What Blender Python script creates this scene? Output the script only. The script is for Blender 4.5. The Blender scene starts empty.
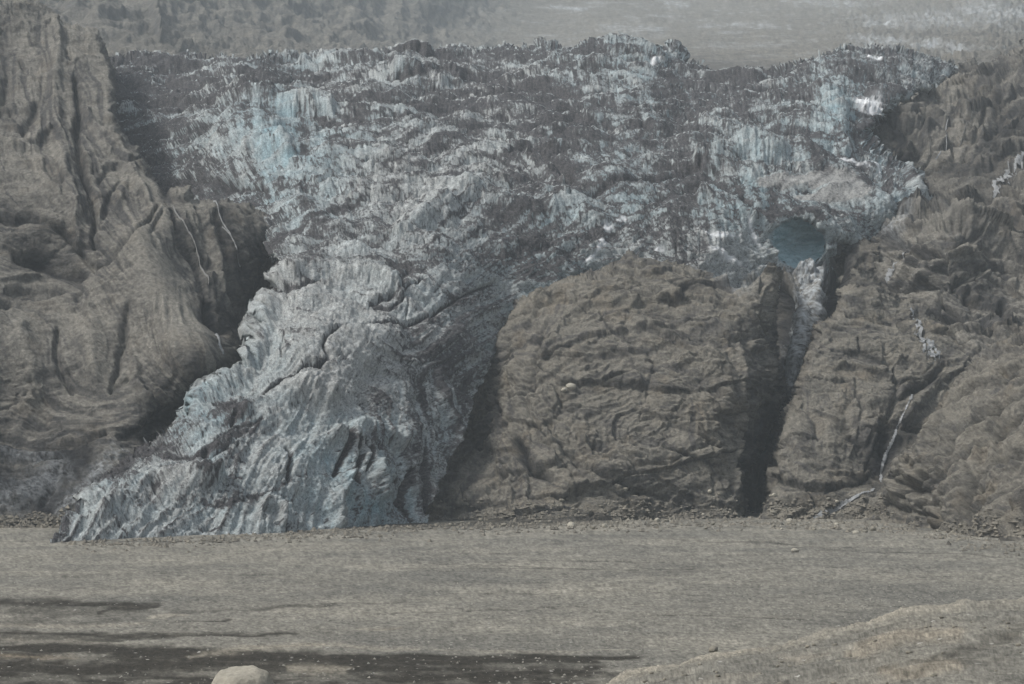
import bpy, math, random
import numpy as np
from mathutils import Vector, Matrix

rng = np.random.default_rng(7)
random.seed(7)
S = bpy.context.scene
COL = S.collection

# ------------------------------------------------------------------ camera
F = 1911.0                       # focal length in pixels of a 1024 wide frame
H = 40.0                         # eye height over the outwash plain, metres
PITCH = math.atan(100.0 / F)     # level line sits 100 px under the picture centre
cp, sp = math.cos(PITCH), math.sin(PITCH)

def P(px, py, D):
    """point seen at pixel (px, py), D metres ahead of the camera"""
    px = np.asarray(px, float); py = np.asarray(py, float); D = np.asarray(D, float)
    rx = (px - 512.0) / F
    up = -(py - 342.0) / F
    y = cp - up * sp
    z = sp + up * cp
    return np.stack(np.broadcast_arrays(rx / y * D, D, z / y * D + H), -1)

def Dplain(py):
    up = -(np.asarray(py, float) - 342.0) / F
    return -H * (cp - up * sp) / (sp + up * cp)

# ------------------------------------------------------------------ noise
_perm = rng.permutation(512).astype(np.int32)
_perm = np.concatenate([_perm, _perm, _perm])
_g3 = rng.normal(size=(512, 3)).astype(np.float32)
_g3 /= np.linalg.norm(_g3, axis=1, keepdims=True)

def pn3(x, y, z):
    x = np.asarray(x, np.float32); y = np.asarray(y, np.float32); z = np.asarray(z, np.float32)
    xi = np.floor(x); yi = np.floor(y); zi = np.floor(z)
    xf = x - xi; yf = y - yi; zf = z - zi
    xi = xi.astype(np.int32) & 511; yi = yi.astype(np.int32) & 511; zi = zi.astype(np.int32) & 511
    u = xf*xf*xf*(xf*(xf*6-15)+10); v = yf*yf*yf*(yf*(yf*6-15)+10); w = zf*zf*zf*(zf*(zf*6-15)+10)
    r = 0
    for dx in (0, 1):
        a = _perm[(xi+dx) & 511]
        wx = u if dx else 1-u
        for dy in (0, 1):
            b = _perm[(a+yi+dy) & 511]
            wy = v if dy else 1-v
            for dz in (0, 1):
                g = _g3[_perm[(b+zi+dz) & 511]]
                wz = w if dz else 1-w
                r = r + wx*wy*wz*(g[..., 0]*(xf-dx)+g[..., 1]*(yf-dy)+g[..., 2]*(zf-dz))
    return r * 1.6

def fbm(p, sc, oc=4, seed=0, gain=.5, an=(1, 1, 1), kind='f'):
    """p (...,3) in metres, sc feature size; kind f=fbm, b=billow (rounded lumps), r=ridged"""
    x = p[..., 0]/(sc*an[0]) + seed*17.3; y = p[..., 1]/(sc*an[1]) + seed*7.7; z = p[..., 2]/(sc*an[2]) + seed*3.1
    a = 1.0; t = 0; s = 0
    for i in range(oc):
        n = pn3(x, y, z)
        if kind == 'b': n = np.abs(n)*2 - .55
        elif kind == 'r': n = 1 - np.abs(n)*2.2 - .4
        s = s + a*n; t += a; a *= gain
        x = x*2.03+11.1; y = y*2.03+5.2; z = z*2.03+8.6
    return s / t

def worley(p, sc, seed=0, an=(1, 1, 1)):
    """distance to the nearest and second nearest cell point, and cell id 0..1"""
    x = p[..., 0]/(sc*an[0])+seed*9.1; y = p[..., 1]/(sc*an[1])+seed*4.4; z = p[..., 2]/(sc*an[2])+seed*2.2
    xi = np.floor(x).astype(np.int32); yi = np.floor(y).astype(np.int32); zi = np.floor(z).astype(np.int32)
    f1 = np.full(x.shape, 9., np.float32); f2 = f1.copy(); idn = np.zeros(x.shape, np.float32)
    for a in (-1, 0, 1):
        for b in (-1, 0, 1):
            for c in (-1, 0, 1):
                h = _perm[(_perm[(_perm[(xi+a) & 511]+yi+b) & 511]+zi+c) & 511]
                o = _g3[h]
                d = np.sqrt((xi+a+.5+o[..., 0]*.45-x)**2+(yi+b+.5+o[..., 1]*.45-y)**2+(zi+c+.5+o[..., 2]*.45-z)**2).astype(np.float32)
                nr = d < f1
                f2 = np.where(nr, f1, np.minimum(f2, d)); f1 = np.where(nr, d, f1)
                idn = np.where(nr, h/512., idn)
    return f1, f2, idn

def facets(p, sc, seed=0, an=(1, 1, 1)):
    """angular blocks: each cell is a plane with its own tilt; returns height in cell units and edge closeness"""
    x = p[..., 0]/(sc*an[0])+seed*9.1; y = p[..., 1]/(sc*an[1])+seed*4.4; z = p[..., 2]/(sc*an[2])+seed*2.2
    xi = np.floor(x).astype(np.int32); yi = np.floor(y).astype(np.int32); zi = np.floor(z).astype(np.int32)
    f1 = np.full(x.shape, 9., np.float32); f2 = f1.copy(); hh = np.zeros(x.shape, np.float32)
    for a in (-1, 0, 1):
        for b in (-1, 0, 1):
            for c in (-1, 0, 1):
                h = _perm[(_perm[(_perm[(xi+a) & 511]+yi+b) & 511]+zi+c) & 511]
                o = _g3[h]; t = _g3[(h*7+13) & 511]
                dx = x-(xi+a+.5+o[..., 0]*.45); dy = y-(yi+b+.5+o[..., 1]*.45); dz = z-(zi+c+.5+o[..., 2]*.45)
                d = np.sqrt(dx*dx+dy*dy+dz*dz).astype(np.float32)
                v = (dx*t[..., 0]+dy*t[..., 1]+dz*t[..., 2]+t[..., 0]*.3).astype(np.float32)
                nr = d < f1
                f2 = np.where(nr, f1, np.minimum(f2, d)); f1 = np.where(nr, d, f1); hh = np.where(nr, v, hh)
    return hh, f2-f1

def rbf(pts, X, Y, c=50.0):
    pts = np.array(pts, float)
    k = lambda r2: np.sqrt(r2 + c*c)
    A = k((pts[:, None, 0]-pts[None, :, 0])**2 + (pts[:, None, 1]-pts[None, :, 1])**2)
    n = len(pts)
    M = np.zeros((n+3, n+3)); M[:n, :n] = A + np.eye(n)*1e-3
    M[:n, n] = 1; M[:n, n+1] = pts[:, 0]/500; M[:n, n+2] = pts[:, 1]/500
    M[n:, :n] = M[:n, n:].T
    w = np.linalg.solve(M, np.concatenate([pts[:, 2], [0, 0, 0]]))
    out = w[n] + w[n+1]*X/500 + w[n+2]*Y/500
    for i in range(n):
        out = out + w[i]*k((X-pts[i, 0])**2+(Y-pts[i, 1])**2)
    return out

def idw(pts, X, Y, p=3.0, c=12.0):
    """smooth weighted mean: never overshoots"""
    num = 0; den = 0
    for q in pts:
        w = 1.0/((X-q[0])**2+(Y-q[1])**2+c*c)**(p/2)
        num = num + w*q[2]; den = den + w
    return num/den

def pl_dist(line, X, Y):
    """distance to a polyline and the position along it 0..1"""
    best = np.full(X.shape, 1e9); tt = np.zeros(X.shape)
    L = [math.hypot(b[0]-a[0], b[1]-a[1]) for a, b in zip(line, line[1:])]
    tot = sum(L) or 1; acc = 0
    for (a, b), l in zip(zip(line, line[1:]), L):
        dx, dy = b[0]-a[0], b[1]-a[1]
        t = np.clip(((X-a[0])*dx+(Y-a[1])*dy)/(l*l+1e-9), 0, 1)
        d = np.hypot(X-a[0]-t*dx, Y-a[1]-t*dy)
        m = d < best
        best = np.where(m, d, best); tt = np.where(m, (acc+t*l)/tot, tt); acc += l
    return best, tt

def inside(poly, X, Y):
    r = np.zeros(X.shape, bool)
    n = len(poly)
    for i in range(n):
        x1, y1 = poly[i]; x2, y2 = poly[(i+1) % n]
        if y1 == y2: continue
        c = ((y1 > Y) != (y2 > Y)) & (X < (x2-x1)*(Y-y1)/(y2-y1)+x1)
        r ^= c
    return r

def strokes(lines, X, Y, taper=True, wx=None, wy=None):
    """sum of soft strokes; each line = (points, half width px, strength)"""
    out = np.zeros(X.shape)
    for pts, w, a in lines:
        xs = [p[0] for p in pts]; ys = [p[1] for p in pts]
        m = (X > min(xs)-4*w-6) & (X < max(xs)+4*w+6) & (Y > min(ys)-4*w-6) & (Y < max(ys)+4*w+6)
        if not m.any(): continue
        xx = X[m]+(wx[m] if wx is not None else 0); yy = Y[m]+(wy[m] if wy is not None else 0)
        d, t = pl_dist(pts, xx, yy)
        ww = w*(.45+.55*np.sin(np.pi*np.clip(t*.9+.05, 0, 1))) if taper else w
        v = a*np.exp(-(d/ww)**2)
        cur = out[m]
        out[m] = np.where(np.abs(v) > np.abs(cur), v, cur) if a > 0 else cur + v*(np.abs(v) > np.abs(cur))
    return out

def lic(ang2, cell, length, step=1.0, seed=1):
    """line integral convolution of white noise along a field of double angles, on the grid itself"""
    ny, nx = ang2[0].shape
    r = np.random.default_rng(seed)
    a = np.arctan2(ang2[1], ang2[0])/2
    vx, vy = np.cos(a), np.sin(a)
    noise = r.random((int(ny/cell)+3, int(nx/cell)+3))
    def samp(xx, yy):
        u = np.clip(xx/cell, 0, noise.shape[1]-1.001); v = np.clip(yy/cell, 0, noise.shape[0]-1.001)
        i = u.astype(int); j = v.astype(int); fu = u-i; fv = v-j
        fu = fu*fu*(3-2*fu); fv = fv*fv*(3-2*fv)
        return (noise[j, i]*(1-fu)+noise[j, i+1]*fu)*(1-fv)+(noise[j+1, i]*(1-fu)+noise[j+1, i+1]*fu)*fv
    gy, gx = np.mgrid[0:ny, 0:nx].astype(float)
    out = samp(gx, gy); n = 1
    for sgn in (1, -1):
        x = gx.copy(); y = gy.copy(); px_ = sgn*vx; py_ = sgn*vy
        for k in range(int(length)):
            i = np.clip(x, 0, nx-1).astype(int); j = np.clip(y, 0, ny-1).astype(int)
            dx = vx[j, i]; dy = vy[j, i]
            s = np.where(dx*px_+dy*py_ < 0, -1, 1)
            px_ = dx*s; py_ = dy*s
            x = x+px_*step; y = y+py_*step
            out = out+samp(x, y); n += 1
    out = out/n
    return (out-out.mean())/out.std()

def blur(a, n=1):
    for _ in range(n):
        b = np.pad(a, 1, mode='edge')
        a = (b[:-2, 1:-1]+b[2:, 1:-1]+b[1:-1, :-2]+b[1:-1, 2:]+4*b[1:-1, 1:-1])/8
    return a

def sstep(a, b, x):
    t = np.clip((x-a)/(b-a), 0, 1)
    return t*t*(3-2*t)

# ------------------------------------------------------------------ meshes
def normals(W):
    dx = np.gradient(W, axis=1); dy = np.gradient(W, axis=0)
    n = np.cross(dy, dx)
    n /= np.linalg.norm(n, axis=-1, keepdims=True)+1e-9
    s = np.sign((n*(np.array([0, 0, H])-W)).sum(-1, keepdims=True)); s[s == 0] = 1
    return n*s

def grid_mesh(name, W, mask, attrs, mat, kind=None, parent=None):
    ny, nx = mask.shape
    gr_ = rng.random((ny, nx)); g2_ = blur(rng.random((ny, nx)), 1); g3_ = blur(rng.random((ny, nx)), 5)
    gr_ = .5+(gr_-.5)*.45+(g2_-.5)*.9+(g3_-.5)*.9
    attrs = dict(attrs); attrs['grain'] = np.clip(gr_, 0, 1)
    q = mask[:-1, :-1] & mask[1:, :-1] & mask[:-1, 1:] & mask[1:, 1:]
    idx = np.arange(ny*nx).reshape(ny, nx)
    quads = np.stack([idx[:-1, :-1][q], idx[1:, :-1][q], idx[1:, 1:][q], idx[:-1, 1:][q]], -1)
    used = np.zeros(ny*nx, bool); used[quads.ravel()] = True
    remap = np.cumsum(used)-1
    V = W.reshape(-1, 3)[used].astype(np.float32)
    quads = remap[quads].astype(np.int32)
    me = bpy.data.meshes.new(name)
    me.vertices.add(len(V)); me.vertices.foreach_set('co', V.ravel())
    me.loops.add(quads.size); me.loops.foreach_set('vertex_index', quads.ravel())
    me.polygons.add(len(quads)); me.polygons.foreach_set('loop_start', np.arange(0, quads.size, 4, dtype=np.int32))
    me.polygons.foreach_set('loop_total', np.full(len(quads), 4, np.int32))
    me.polygons.foreach_set('use_smooth', np.ones(len(quads), bool))
    me.update()
    for k, a in attrs.items():
        at = me.attributes.new(k, 'FLOAT', 'POINT')
        at.data.foreach_set('value', a.reshape(-1)[used].astype(np.float32))
    me.materials.append(mat)
    o = bpy.data.objects.new(name, me); COL.objects.link(o)
    if kind: o['kind'] = kind
    if parent: o.parent = parent
    return o

def tag(o, label, cat, group=None):
    o['label'] = label; o['category'] = cat
    if group: o['group'] = group
    return o

class Patch:
    """a piece of terrain laid out over a grid of bearings and elevations, with its own distances"""
    def __init__(s, x0, x1, y0, y1, step, ctrl, c=50, xs=None, ys=None, depth=None):
        s.xs = np.arange(x0, x1, step) if xs is None else xs
        s.ys = np.arange(y0, y1, step) if ys is None else ys
        s.X, s.Y = np.meshgrid(s.xs, s.ys)
        s.D = rbf(ctrl, s.X, s.Y, c) if depth is None else depth(s.X, s.Y)
        s.mask = np.ones(s.X.shape, bool)
    def cut(s, poly, sil=None, roll=100., e=10., wob=4., wsc=12., seed=3):
        q = np.stack([s.X, s.Y, s.X*0], -1)
        wx = fbm(q, wsc, 4, seed, .6)*wob*1.5; wy = fbm(q, wsc, 4, seed+5, .6)*wob*1.5
        X2 = s.X+wx; Y2 = s.Y+wy
        s.mask &= inside(poly, X2, Y2)
        s.edge = np.zeros(s.X.shape)
        for ln in (sil or []):
            d, t = pl_dist(ln, X2, Y2)
            k = np.clip(1-d/e, 0, 1)
            s.edge = np.maximum(s.edge, k)
            s.D = s.D + roll*(1-np.sqrt(np.clip(1-k*k*.98, 0, 1)))
    def base(s):
        s.W = P(s.X, s.Y, s.D); s.N = normals(s.W)
        return s.W
    def push(s, h, up=0.0):
        s.W = s.W + s.N*h[..., None]
        if up: s.W[..., 2] += h*up
    def at(s, px, py):
        i = int(np.clip(np.searchsorted(s.xs, px), 0, len(s.xs)-1)); j = int(np.clip(np.searchsorted(s.ys, py), 0, len(s.ys)-1))
        return s.W[j, i].copy(), s.N2[j, i].copy()
    def finish(s):
        s.N2 = normals(s.W)

# ------------------------------------------------------------------ materials
def mat_new(name):
    m = bpy.data.materials.new(name); m.use_nodes = True
    nt = m.node_tree; nt.nodes.clear()
    out = nt.nodes.new('ShaderNodeOutputMaterial'); b = nt.nodes.new('ShaderNodeBsdfPrincipled')
    nt.links.new(b.outputs[0], out.inputs[0])
    b.inputs['Roughness'].default_value = .85
    b.inputs['Specular IOR Level'].default_value = .12
    return m, nt, b

class NB:
    def __init__(s, nt): s.nt = nt
    def n(s, t, **kw):
        x = s.nt.nodes.new(t)
        for k, v in kw.items(): setattr(x, k, v)
        return x
    def attr(s, name): return s.n('ShaderNodeAttribute', attribute_name=name).outputs['Fac']
    def pos(s): return s.n('ShaderNodeNewGeometry').outputs['Position']
    def nz(s):
        x = s.n('ShaderNodeSeparateXYZ'); s.nt.links.new(s.n('ShaderNodeNewGeometry').outputs['Normal'], x.inputs[0]); return x.outputs[2]
    def noise(s, scale, detail=6, rough=.6, sc=(1, 1, 1), dist=0):
        m = s.n('ShaderNodeMapping'); m.inputs['Scale'].default_value = sc
        s.nt.links.new(s.pos(), m.inputs[0])
        x = s.n('ShaderNodeTexNoise'); x.inputs['Scale'].default_value = scale; x.inputs['Detail'].default_value = detail
        x.inputs['Roughness'].default_value = rough; x.inputs['Distortion'].default_value = dist
        s.nt.links.new(m.outputs[0], x.inputs[0]); return x.outputs['Fac']
    def voro(s, scale, sc=(1, 1, 1)):
        m = s.n('ShaderNodeMapping'); m.inputs['Scale'].default_value = sc
        s.nt.links.new(s.pos(), m.inputs[0])
        x = s.n('ShaderNodeTexVoronoi'); x.inputs['Scale'].default_value = scale
        s.nt.links.new(m.outputs[0], x.inputs[0]); return x
    def rng(s, v, a, b, c=0., d=1.):
        x = s.n('ShaderNodeMapRange'); x.inputs[1].default_value = a; x.inputs[2].default_value = b
        x.inputs[3].default_value = c; x.inputs[4].default_value = d
        s.nt.links.new(v, x.inputs[0]); return x.outputs[0]
    def math(s, op, a, b=None):
        x = s.n('ShaderNodeMath', operation=op)
        for i, v in enumerate((a, b)):
            if v is None: continue
            if isinstance(v, (int, float)): x.inputs[i].default_value = v
            else: s.nt.links.new(v, x.inputs[i])
        return x.outputs[0]
    def mix(s, f, a, b, mode='MIX'):
        x = s.n('ShaderNodeMix', data_type='RGBA', blend_type=mode)
        for i, v in ((0, f), (6, a), (7, b)):
            if isinstance(v, (int, float)): x.inputs[i].default_value = v
            elif isinstance(v, tuple): x.inputs[i].default_value = v+(1,)
            else: s.nt.links.new(v, x.inputs[i])
        return x.outputs[2]
    def bump(s, h, strength, dist, bsdf):
        x = s.n('ShaderNodeBump'); x.inputs['Strength'].default_value = strength; x.inputs['Distance'].default_value = dist
        s.nt.links.new(h, x.inputs['Height']); s.nt.links.new(x.outputs[0], bsdf.inputs['Normal'])

def rock_material(name, ash, rock, pale, grain=.5, bump=1.0):
    m, nt, b = mat_new(name); k = NB(nt)
    n1 = k.noise(.02, 6, .6); n2 = k.noise(grain, 8, .75); n3 = k.noise(.12, 6, .65, (1, 1, 2.2), .4)
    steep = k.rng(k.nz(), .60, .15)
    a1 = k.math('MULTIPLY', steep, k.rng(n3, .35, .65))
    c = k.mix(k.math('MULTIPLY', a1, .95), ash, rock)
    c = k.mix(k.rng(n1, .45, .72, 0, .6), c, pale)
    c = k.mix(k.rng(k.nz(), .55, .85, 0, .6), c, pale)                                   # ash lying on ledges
    c = k.mix(k.math('MULTIPLY', k.rng(k.noise(.22, 5, .6, (1, 1, .14)), .54, .66, 0, .7), k.rng(k.noise(.018, 3, .5), .42, .58)), c, rock)   # water stains
    c = k.mix(k.rng(k.noise(.045, 5, .6), .52, .66, 0, .45), c, tuple(v*w_ for v, w_ in zip(ash, (1.12, .98, .82))))
    stk = k.attr('streak')
    c = k.mix(k.rng(stk, .55, .95, 0, .65), c, pale)
    c = k.mix(k.rng(stk, .42, .1, 0, .75), c, rock)
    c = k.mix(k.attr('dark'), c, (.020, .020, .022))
    c = k.mix(k.attr('pale'), c, pale)
    c = k.mix(k.attr('ice'), c, (.46, .49, .51))
    g = k.math('MULTIPLY', k.rng(n2, .32, .68, .6, 1.4), k.rng(k.attr('grain'), 0, 1, .74, 1.26))
    gc = k.n('ShaderNodeCombineColor'); [nt.links.new(g, gc.inputs[i]) for i in range(3)]
    c = k.mix(1.0, c, gc.outputs[0], 'MULTIPLY')
    nt.links.new(c, b.inputs['Base Color'])
    k.bump(k.math('ADD', n2, k.math('MULTIPLY', n3, 1.5)), .9, 2.4*bump, b)
    return m

M_rock_mid = rock_material('grey_ash_rock', (.122, .117, .107), (.050, .050, .052), (.245, .232, .202))  # darker, greyer rock colour of the cliff and upper hillside
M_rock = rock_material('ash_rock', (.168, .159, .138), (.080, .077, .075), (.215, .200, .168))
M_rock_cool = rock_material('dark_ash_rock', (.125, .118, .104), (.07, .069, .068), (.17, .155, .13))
M_mount = rock_material('mountain_rock', (.075, .075, .075), (.028, .029, .032), (.21, .195, .165), .05, 3)

def glacier_material():
    m, nt, b = mat_new('glacier_ice'); k = NB(nt)
    ash = k.attr('ash'); blue = k.attr('blue'); snow = k.attr('snow')
    n2 = k.noise(.55, 8, .8); n3 = k.noise(.16, 7, .75); v = k.voro(.35).outputs['Distance']
    c = k.mix(k.rng(n3, .35, .65), (.26, .265, .26), (.44, .45, .445))
    c = k.mix(blue, c, (.21, .335, .385))
    c = k.mix(k.math('MULTIPLY', k.attr('dust'), k.rng(n2, .7, .3, .5, 1.)), c, (.33, .33, .318))
    f = k.math('ADD', ash, k.rng(n2, .33, .67, -.36, .36))
    f = k.rng(f, .36, .64)
    dk = k.mix(k.rng(n2, .35, .65), (.022, .022, .025), (.085, .082, .085))
    c = k.mix(f, c, dk)
    n4 = k.noise(1.1, 5, .8)
    gr = k.math('MULTIPLY', k.math('MULTIPLY', k.rng(n2, .34, .66, .68, 1.32), k.rng(n4, .34, .66, .7, 1.3)), k.rng(k.attr('grain'), 0, 1, .6, 1.4))
    gc = k.n('ShaderNodeCombineColor'); [nt.links.new(gr, gc.inputs[i]) for i in range(3)]
    c = k.mix(1.0, c, gc.outputs[0], 'MULTIPLY')
    c = k.mix(snow, c, (.8, .82, .84))
    nt.links.new(c, b.inputs['Base Color'])
    b.inputs['Roughness'].default_value = .6
    k.bump(k.math('ADD', n2, n3), .8, 1.6, b)
    return m
M_ice = glacier_material()

def plain_mat():
    m, nt, b = mat_new('outwash_gravel'); k = NB(nt)
    n1 = k.noise(.03, 6, .6, (.5, .5, 1)); n2 = k.noise(.8, 7, .8, (1., .4, 1)); n3 = k.noise(.12, 8, .75, (.8, .4, 1))
    c = k.mix(k.rng(n1, .35, .65), (.138, .134, .118), (.235, .222, .187))
    c = k.mix(k.rng(n3, .42, .66, 0, .5), c, (.085, .083, .074))
    w = k.math('ADD', k.attr('wet'), k.math('ADD', k.rng(n3, .3, .7, -.25, .25), k.rng(n2, .3, .7, -.12, .12)))
    c = k.mix(k.rng(w, .22, .8), c, (.036, .033, .027))
    c = k.mix(k.attr('pale'), c, (.34, .31, .25))
    c = k.mix(k.attr('rust'), c, (.27, .225, .165))
    g = k.math('MULTIPLY', k.rng(n2, .34, .66, .6, 1.4), k.rng(k.attr('grain'), 0, 1, .55, 1.45))
    gc = k.n('ShaderNodeCombineColor'); [nt.links.new(g, gc.inputs[i]) for i in range(3)]
    c = k.mix(1.0, c, gc.outputs[0], 'MULTIPLY')
    st = k.n('ShaderNodeTexVoronoi'); st.inputs['Scale'].default_value = .42; nt.links.new(k.pos(), st.inputs[0])
    spk = k.rng(st.outputs['Distance'], .17, .10)
    pick = k.n('ShaderNodeSeparateColor'); nt.links.new(st.outputs['Color'], pick.inputs[0])
    spk = k.math('MULTIPLY', spk, k.rng(pick.outputs[0], .80, .86))
    c = k.mix(spk, c, (.42, .41, .38))
    nt.links.new(c, b.inputs['Base Color'])
    k.bump(k.math('ADD', n2, k.math('MULTIPLY', n3, 2)), .6, .5, b)
    return m
M_plain = plain_mat()

def simple_mat(name, c1, c2, scale, rough=.8, bump=.3, dist=.3):
    m, nt, b = mat_new(name); k = NB(nt)
    n = k.noise(scale, 8, .75)
    c = k.mix(k.rng(n, .3, .7), c1, c2)
    nt.links.new(c, b.inputs['Base Color']); b.inputs['Roughness'].default_value = rough
    k.bump(n, bump, dist, b)
    return m
M_water = simple_mat('white_water', (.12, .125, .125), (.33, .34, .35), .5, .5)
M_snow = simple_mat('old_snow', (.55, .57, .58), (.82, .84, .85), .6, .7)
M_boulder = simple_mat('ashy_boulder', (.13, .125, .11), (.27, .25, .20), .8, .9, .6, .4)
M_boulder_pale = simple_mat('dry_pale_boulder', (.27, .255, .215), (.46, .43, .36), 1.2, .9, .9, .5)
M_iceb = simple_mat('dirty_ice_block', (.30, .34, .36), (.55, .59, .61), .5, .5, .5, .8)

def cave_mat():
    m, nt, b = mat_new('blue_cave_ice'); k = NB(nt)
    n = k.noise(.09, 6, .7, (.45, .45, 2.2), .8); n2 = k.noise(.5, 6, .7)
    c = k.mix(k.rng(n, .36, .64), (.17, .28, .32), (.42, .58, .63))
    c = k.mix(k.rng(n2, .5, .72, 0, .6), c, (.07, .10, .12))
    nt.links.new(c, b.inputs['Base Color']); b.inputs['Roughness'].default_value = .45
    k.bump(k.math('ADD', n, n2), .8, 2.5, b)
    return m
M_cave = cave_mat()
M_stone = simple_mat('pale_stone', (.13, .125, .11), (.34, .325, .285), .35, .9, .3, .1)
M_rubble = simple_mat('rubble_rock', (.07, .067, .06), (.24, .22, .18), .25, .9, .3, .1)
#%%PATCHES
# ================================================================== plain
xs = np.concatenate([np.arange(-1600, -40, 40), np.arange(-40, 1065, 1.6), np.arange(1080, 2600, 40)])
ys = np.concatenate([np.arange(462, 505, 3), np.arange(505, 700, .7), np.arange(700, 1500, 12)])
pl = Patch(0, 0, 0, 0, 1, None, xs=xs, ys=ys, depth=lambda X, Y: Dplain(Y))
W = pl.base(); q = W.copy(); q[..., 2] = 0
h = fbm(q, 60, 4, 2, .5, (2.5, 1, 1))*1.1 + fbm(q, 9, 4, 4, .6, (2.2, 1, 1))*.35
edge = sstep(520, 575, pl.Y)
h += sstep(600, 1024, pl.X)*sstep(560, 520, pl.Y)*fbm(q, 10, 4, 9, .6, (2, 1, 1))*2.0
ch = [([(-60, 656), (200, 664), (420, 668), (600, 668)], 15, .55), ([(-60, 640), (120, 640)], 7, .6), ([(-60, 622), (120, 620)], 8, .42), ([(-60, 612), (60, 610), (150, 612)], 7, .5), ([(-60, 604), (60, 603), (130, 605)], 5, .8), ([(-60, 611), (60, 613), (160, 613), (240, 609), (420, 603)], 1.6, .5),
      ([(-60, 634), (60, 636), (170, 636), (230, 634), (300, 636)], 3.4, .75), ([(-60, 646), (80, 650), (200, 655), (340, 660), (420, 664), (560, 660), (600, 662)], 7, 1),
      ([(-60, 662), (80, 668), (200, 664), (340, 668), (440, 672)], 9, .95), ([(330, 656), (420, 658), (520, 658), (640, 657)], 4, 1),
      ([(100, 612), (160, 606), (60, 606)], 3, .8), ([(180, 620), (230, 621), (150, 622)], 1.1, .8),
      ([(400, 680), (520, 676), (600, 668)], 8, .9), ([(-40, 684), (120, 690), (400, 692)], 9, .9),
      ([(300, 614), (420, 612), (560, 608), (640, 604)], .8, .5), ([(0, 578), (150, 577), (300, 574)], .7, .35),
      ([(420, 572), (520, 569), (640, 567), (820, 560)], .8, .45), ([(600, 590), (760, 596), (860, 590)], .8, .4)]
q2 = np.stack([pl.X*.35, pl.Y*2.2, pl.X*0], -1)
wx = fbm(q2, 16, 4, 1)*14; wy = fbm(q2, 16, 4, 6)*5
wet = strokes(ch, pl.X, pl.Y, True, wx, wy)
pale = strokes([([(-30, 625), (80, 627), (150, 624)], 2.2, .35), ([(190, 657), (260, 648), (340, 646), (420, 650)], 3, .4), ([(290, 668), (345, 670)], 5, .5), ([(150, 616), (185, 614)], 2, .4),
                ([(430, 650), (520, 653), (640, 650)], 1.2, .3), ([(-40, 640), (120, 643)], 1.5, .25), ([(-30, 558), (200, 549), (480, 540)], 4, .15), ([(480, 533), (700, 523), (780, 527)], 3, .2),
                ([(700, 524), (860, 530), (1024, 546)], 2, .12)], pl.X, pl.Y, True, wx, wy)
nq = fbm(np.stack([pl.X*.02, pl.Y*.16, pl.X*0], -1), 1., 5, 77, .6)
wet = np.maximum(wet, sstep(0, 9, pl.Y+wy-np.interp(pl.X, [-60, 0, 180, 350, 560, 640, 700], [630, 634, 646, 656, 661, 668, 700]))*sstep(690, 600, pl.X)*(.62+.75*nq))
rl = random.Random(5)
for _ in range(46):
    x_ = rl.uniform(-40, 980); y_ = rl.uniform(535, 640); l_ = rl.uniform(60, 330); sl = rl.uniform(-.03, .03)+(x_-400)*.00006
    ch_ = [(x_+l_*k/4, y_+l_*k/4*sl+rl.uniform(-1.2, 1.2)) for k in range(5)]
    wet = np.maximum(wet, strokes([(ch_, rl.uniform(.5, .9), rl.uniform(.25, .6))], pl.X, pl.Y, True, wx*.3, wy*.4))
rust = strokes([([(-30, 656), (80, 657)], 1.6, .4), ([(360, 630), (400, 628)], 1.5, .3), ([(240, 647), (330, 645)], 1.2, .25)], pl.X, pl.Y, True, wx, wy)
# dark damp strip at the foot of the central rock
wet += strokes([([(300, 527), (420, 525), (560, 522), (660, 517), (690, 516)], 4, .75), ([(430, 520), (620, 522)], 4, .5)], pl.X, pl.Y, True, wx*.3, wy*.3)
wet += sstep(.25, .6, fbm(q, 26, 5, 21, .6, (2.4, 1, 1)))*.32*sstep(470, 800, pl.X)
inw = (pl.X > -60) & (pl.X < 1090)
pl.push(np.where(inw, h, h*.5)-wet*.2); pl.finish()
grid_mesh('plain', pl.W, pl.mask, {'wet': wet, 'pale': pale, 'rust': rust}, M_plain, 'structure')
# the land carries on round the camera and away to the horizon
big = Patch(0, 0, 0, 0, 1, None, xs=np.linspace(0, 1, 60), ys=np.linspace(0, 1, 60), depth=lambda X, Y: X)
big.W = np.stack([(big.X-.5)*12000, (big.Y-.3)*12000, big.X*0-4], -1)
z0 = big.X*0
grid_mesh('ground', big.W, big.mask, {'wet': z0, 'pale': z0, 'rust': z0}, M_plain, 'structure')

# ================================================================== near moraine, bottom right
xs = np.concatenate([np.arange(-600, -40, 20), np.arange(-40, 1065, 1.3), np.arange(1080, 1600, 20)])
ys = np.concatenate([np.arange(560, 700, .8), np.arange(700, 1600, 15)])
def mdepth(X, Y):
    crest = np.interp(X, [-600, 200, 330, 480, 560, 640, 700, 760, 800, 860, 900, 960, 1024, 1200, 1600], [725, 716, 716, 712, 698, 670, 654, 646, 637, 624, 611, 602, 597, 560, 520])
    t = (Y-crest)
    Dc = np.interp(X, [-600, 250, 560, 1024, 1600], [170, 205, 250, 300, 300])
    D = Dc*np.exp(-np.clip(t, 0, 999)/140.)
    return D, t
D, t = mdepth(*np.meshgrid(xs, ys))
mo = Patch(0, 0, 0, 0, 1, None, xs=xs, ys=ys, depth=lambda X, Y: D)
q = np.stack([mo.X, mo.Y, mo.X*0], -1)
wob = fbm(q, 30, 5, 4, .55, (1.8, 1, 1))*11
tt = t+wob
mo.D = mo.D + 60*(1-np.sqrt(np.clip(1-np.clip(1-tt/9, 0, 1)**2*.98, 0, 1)))
mo.mask = tt > 0
mo.base(); W = mo.W; qq = W*np.array([1, 1, 0])
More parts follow.
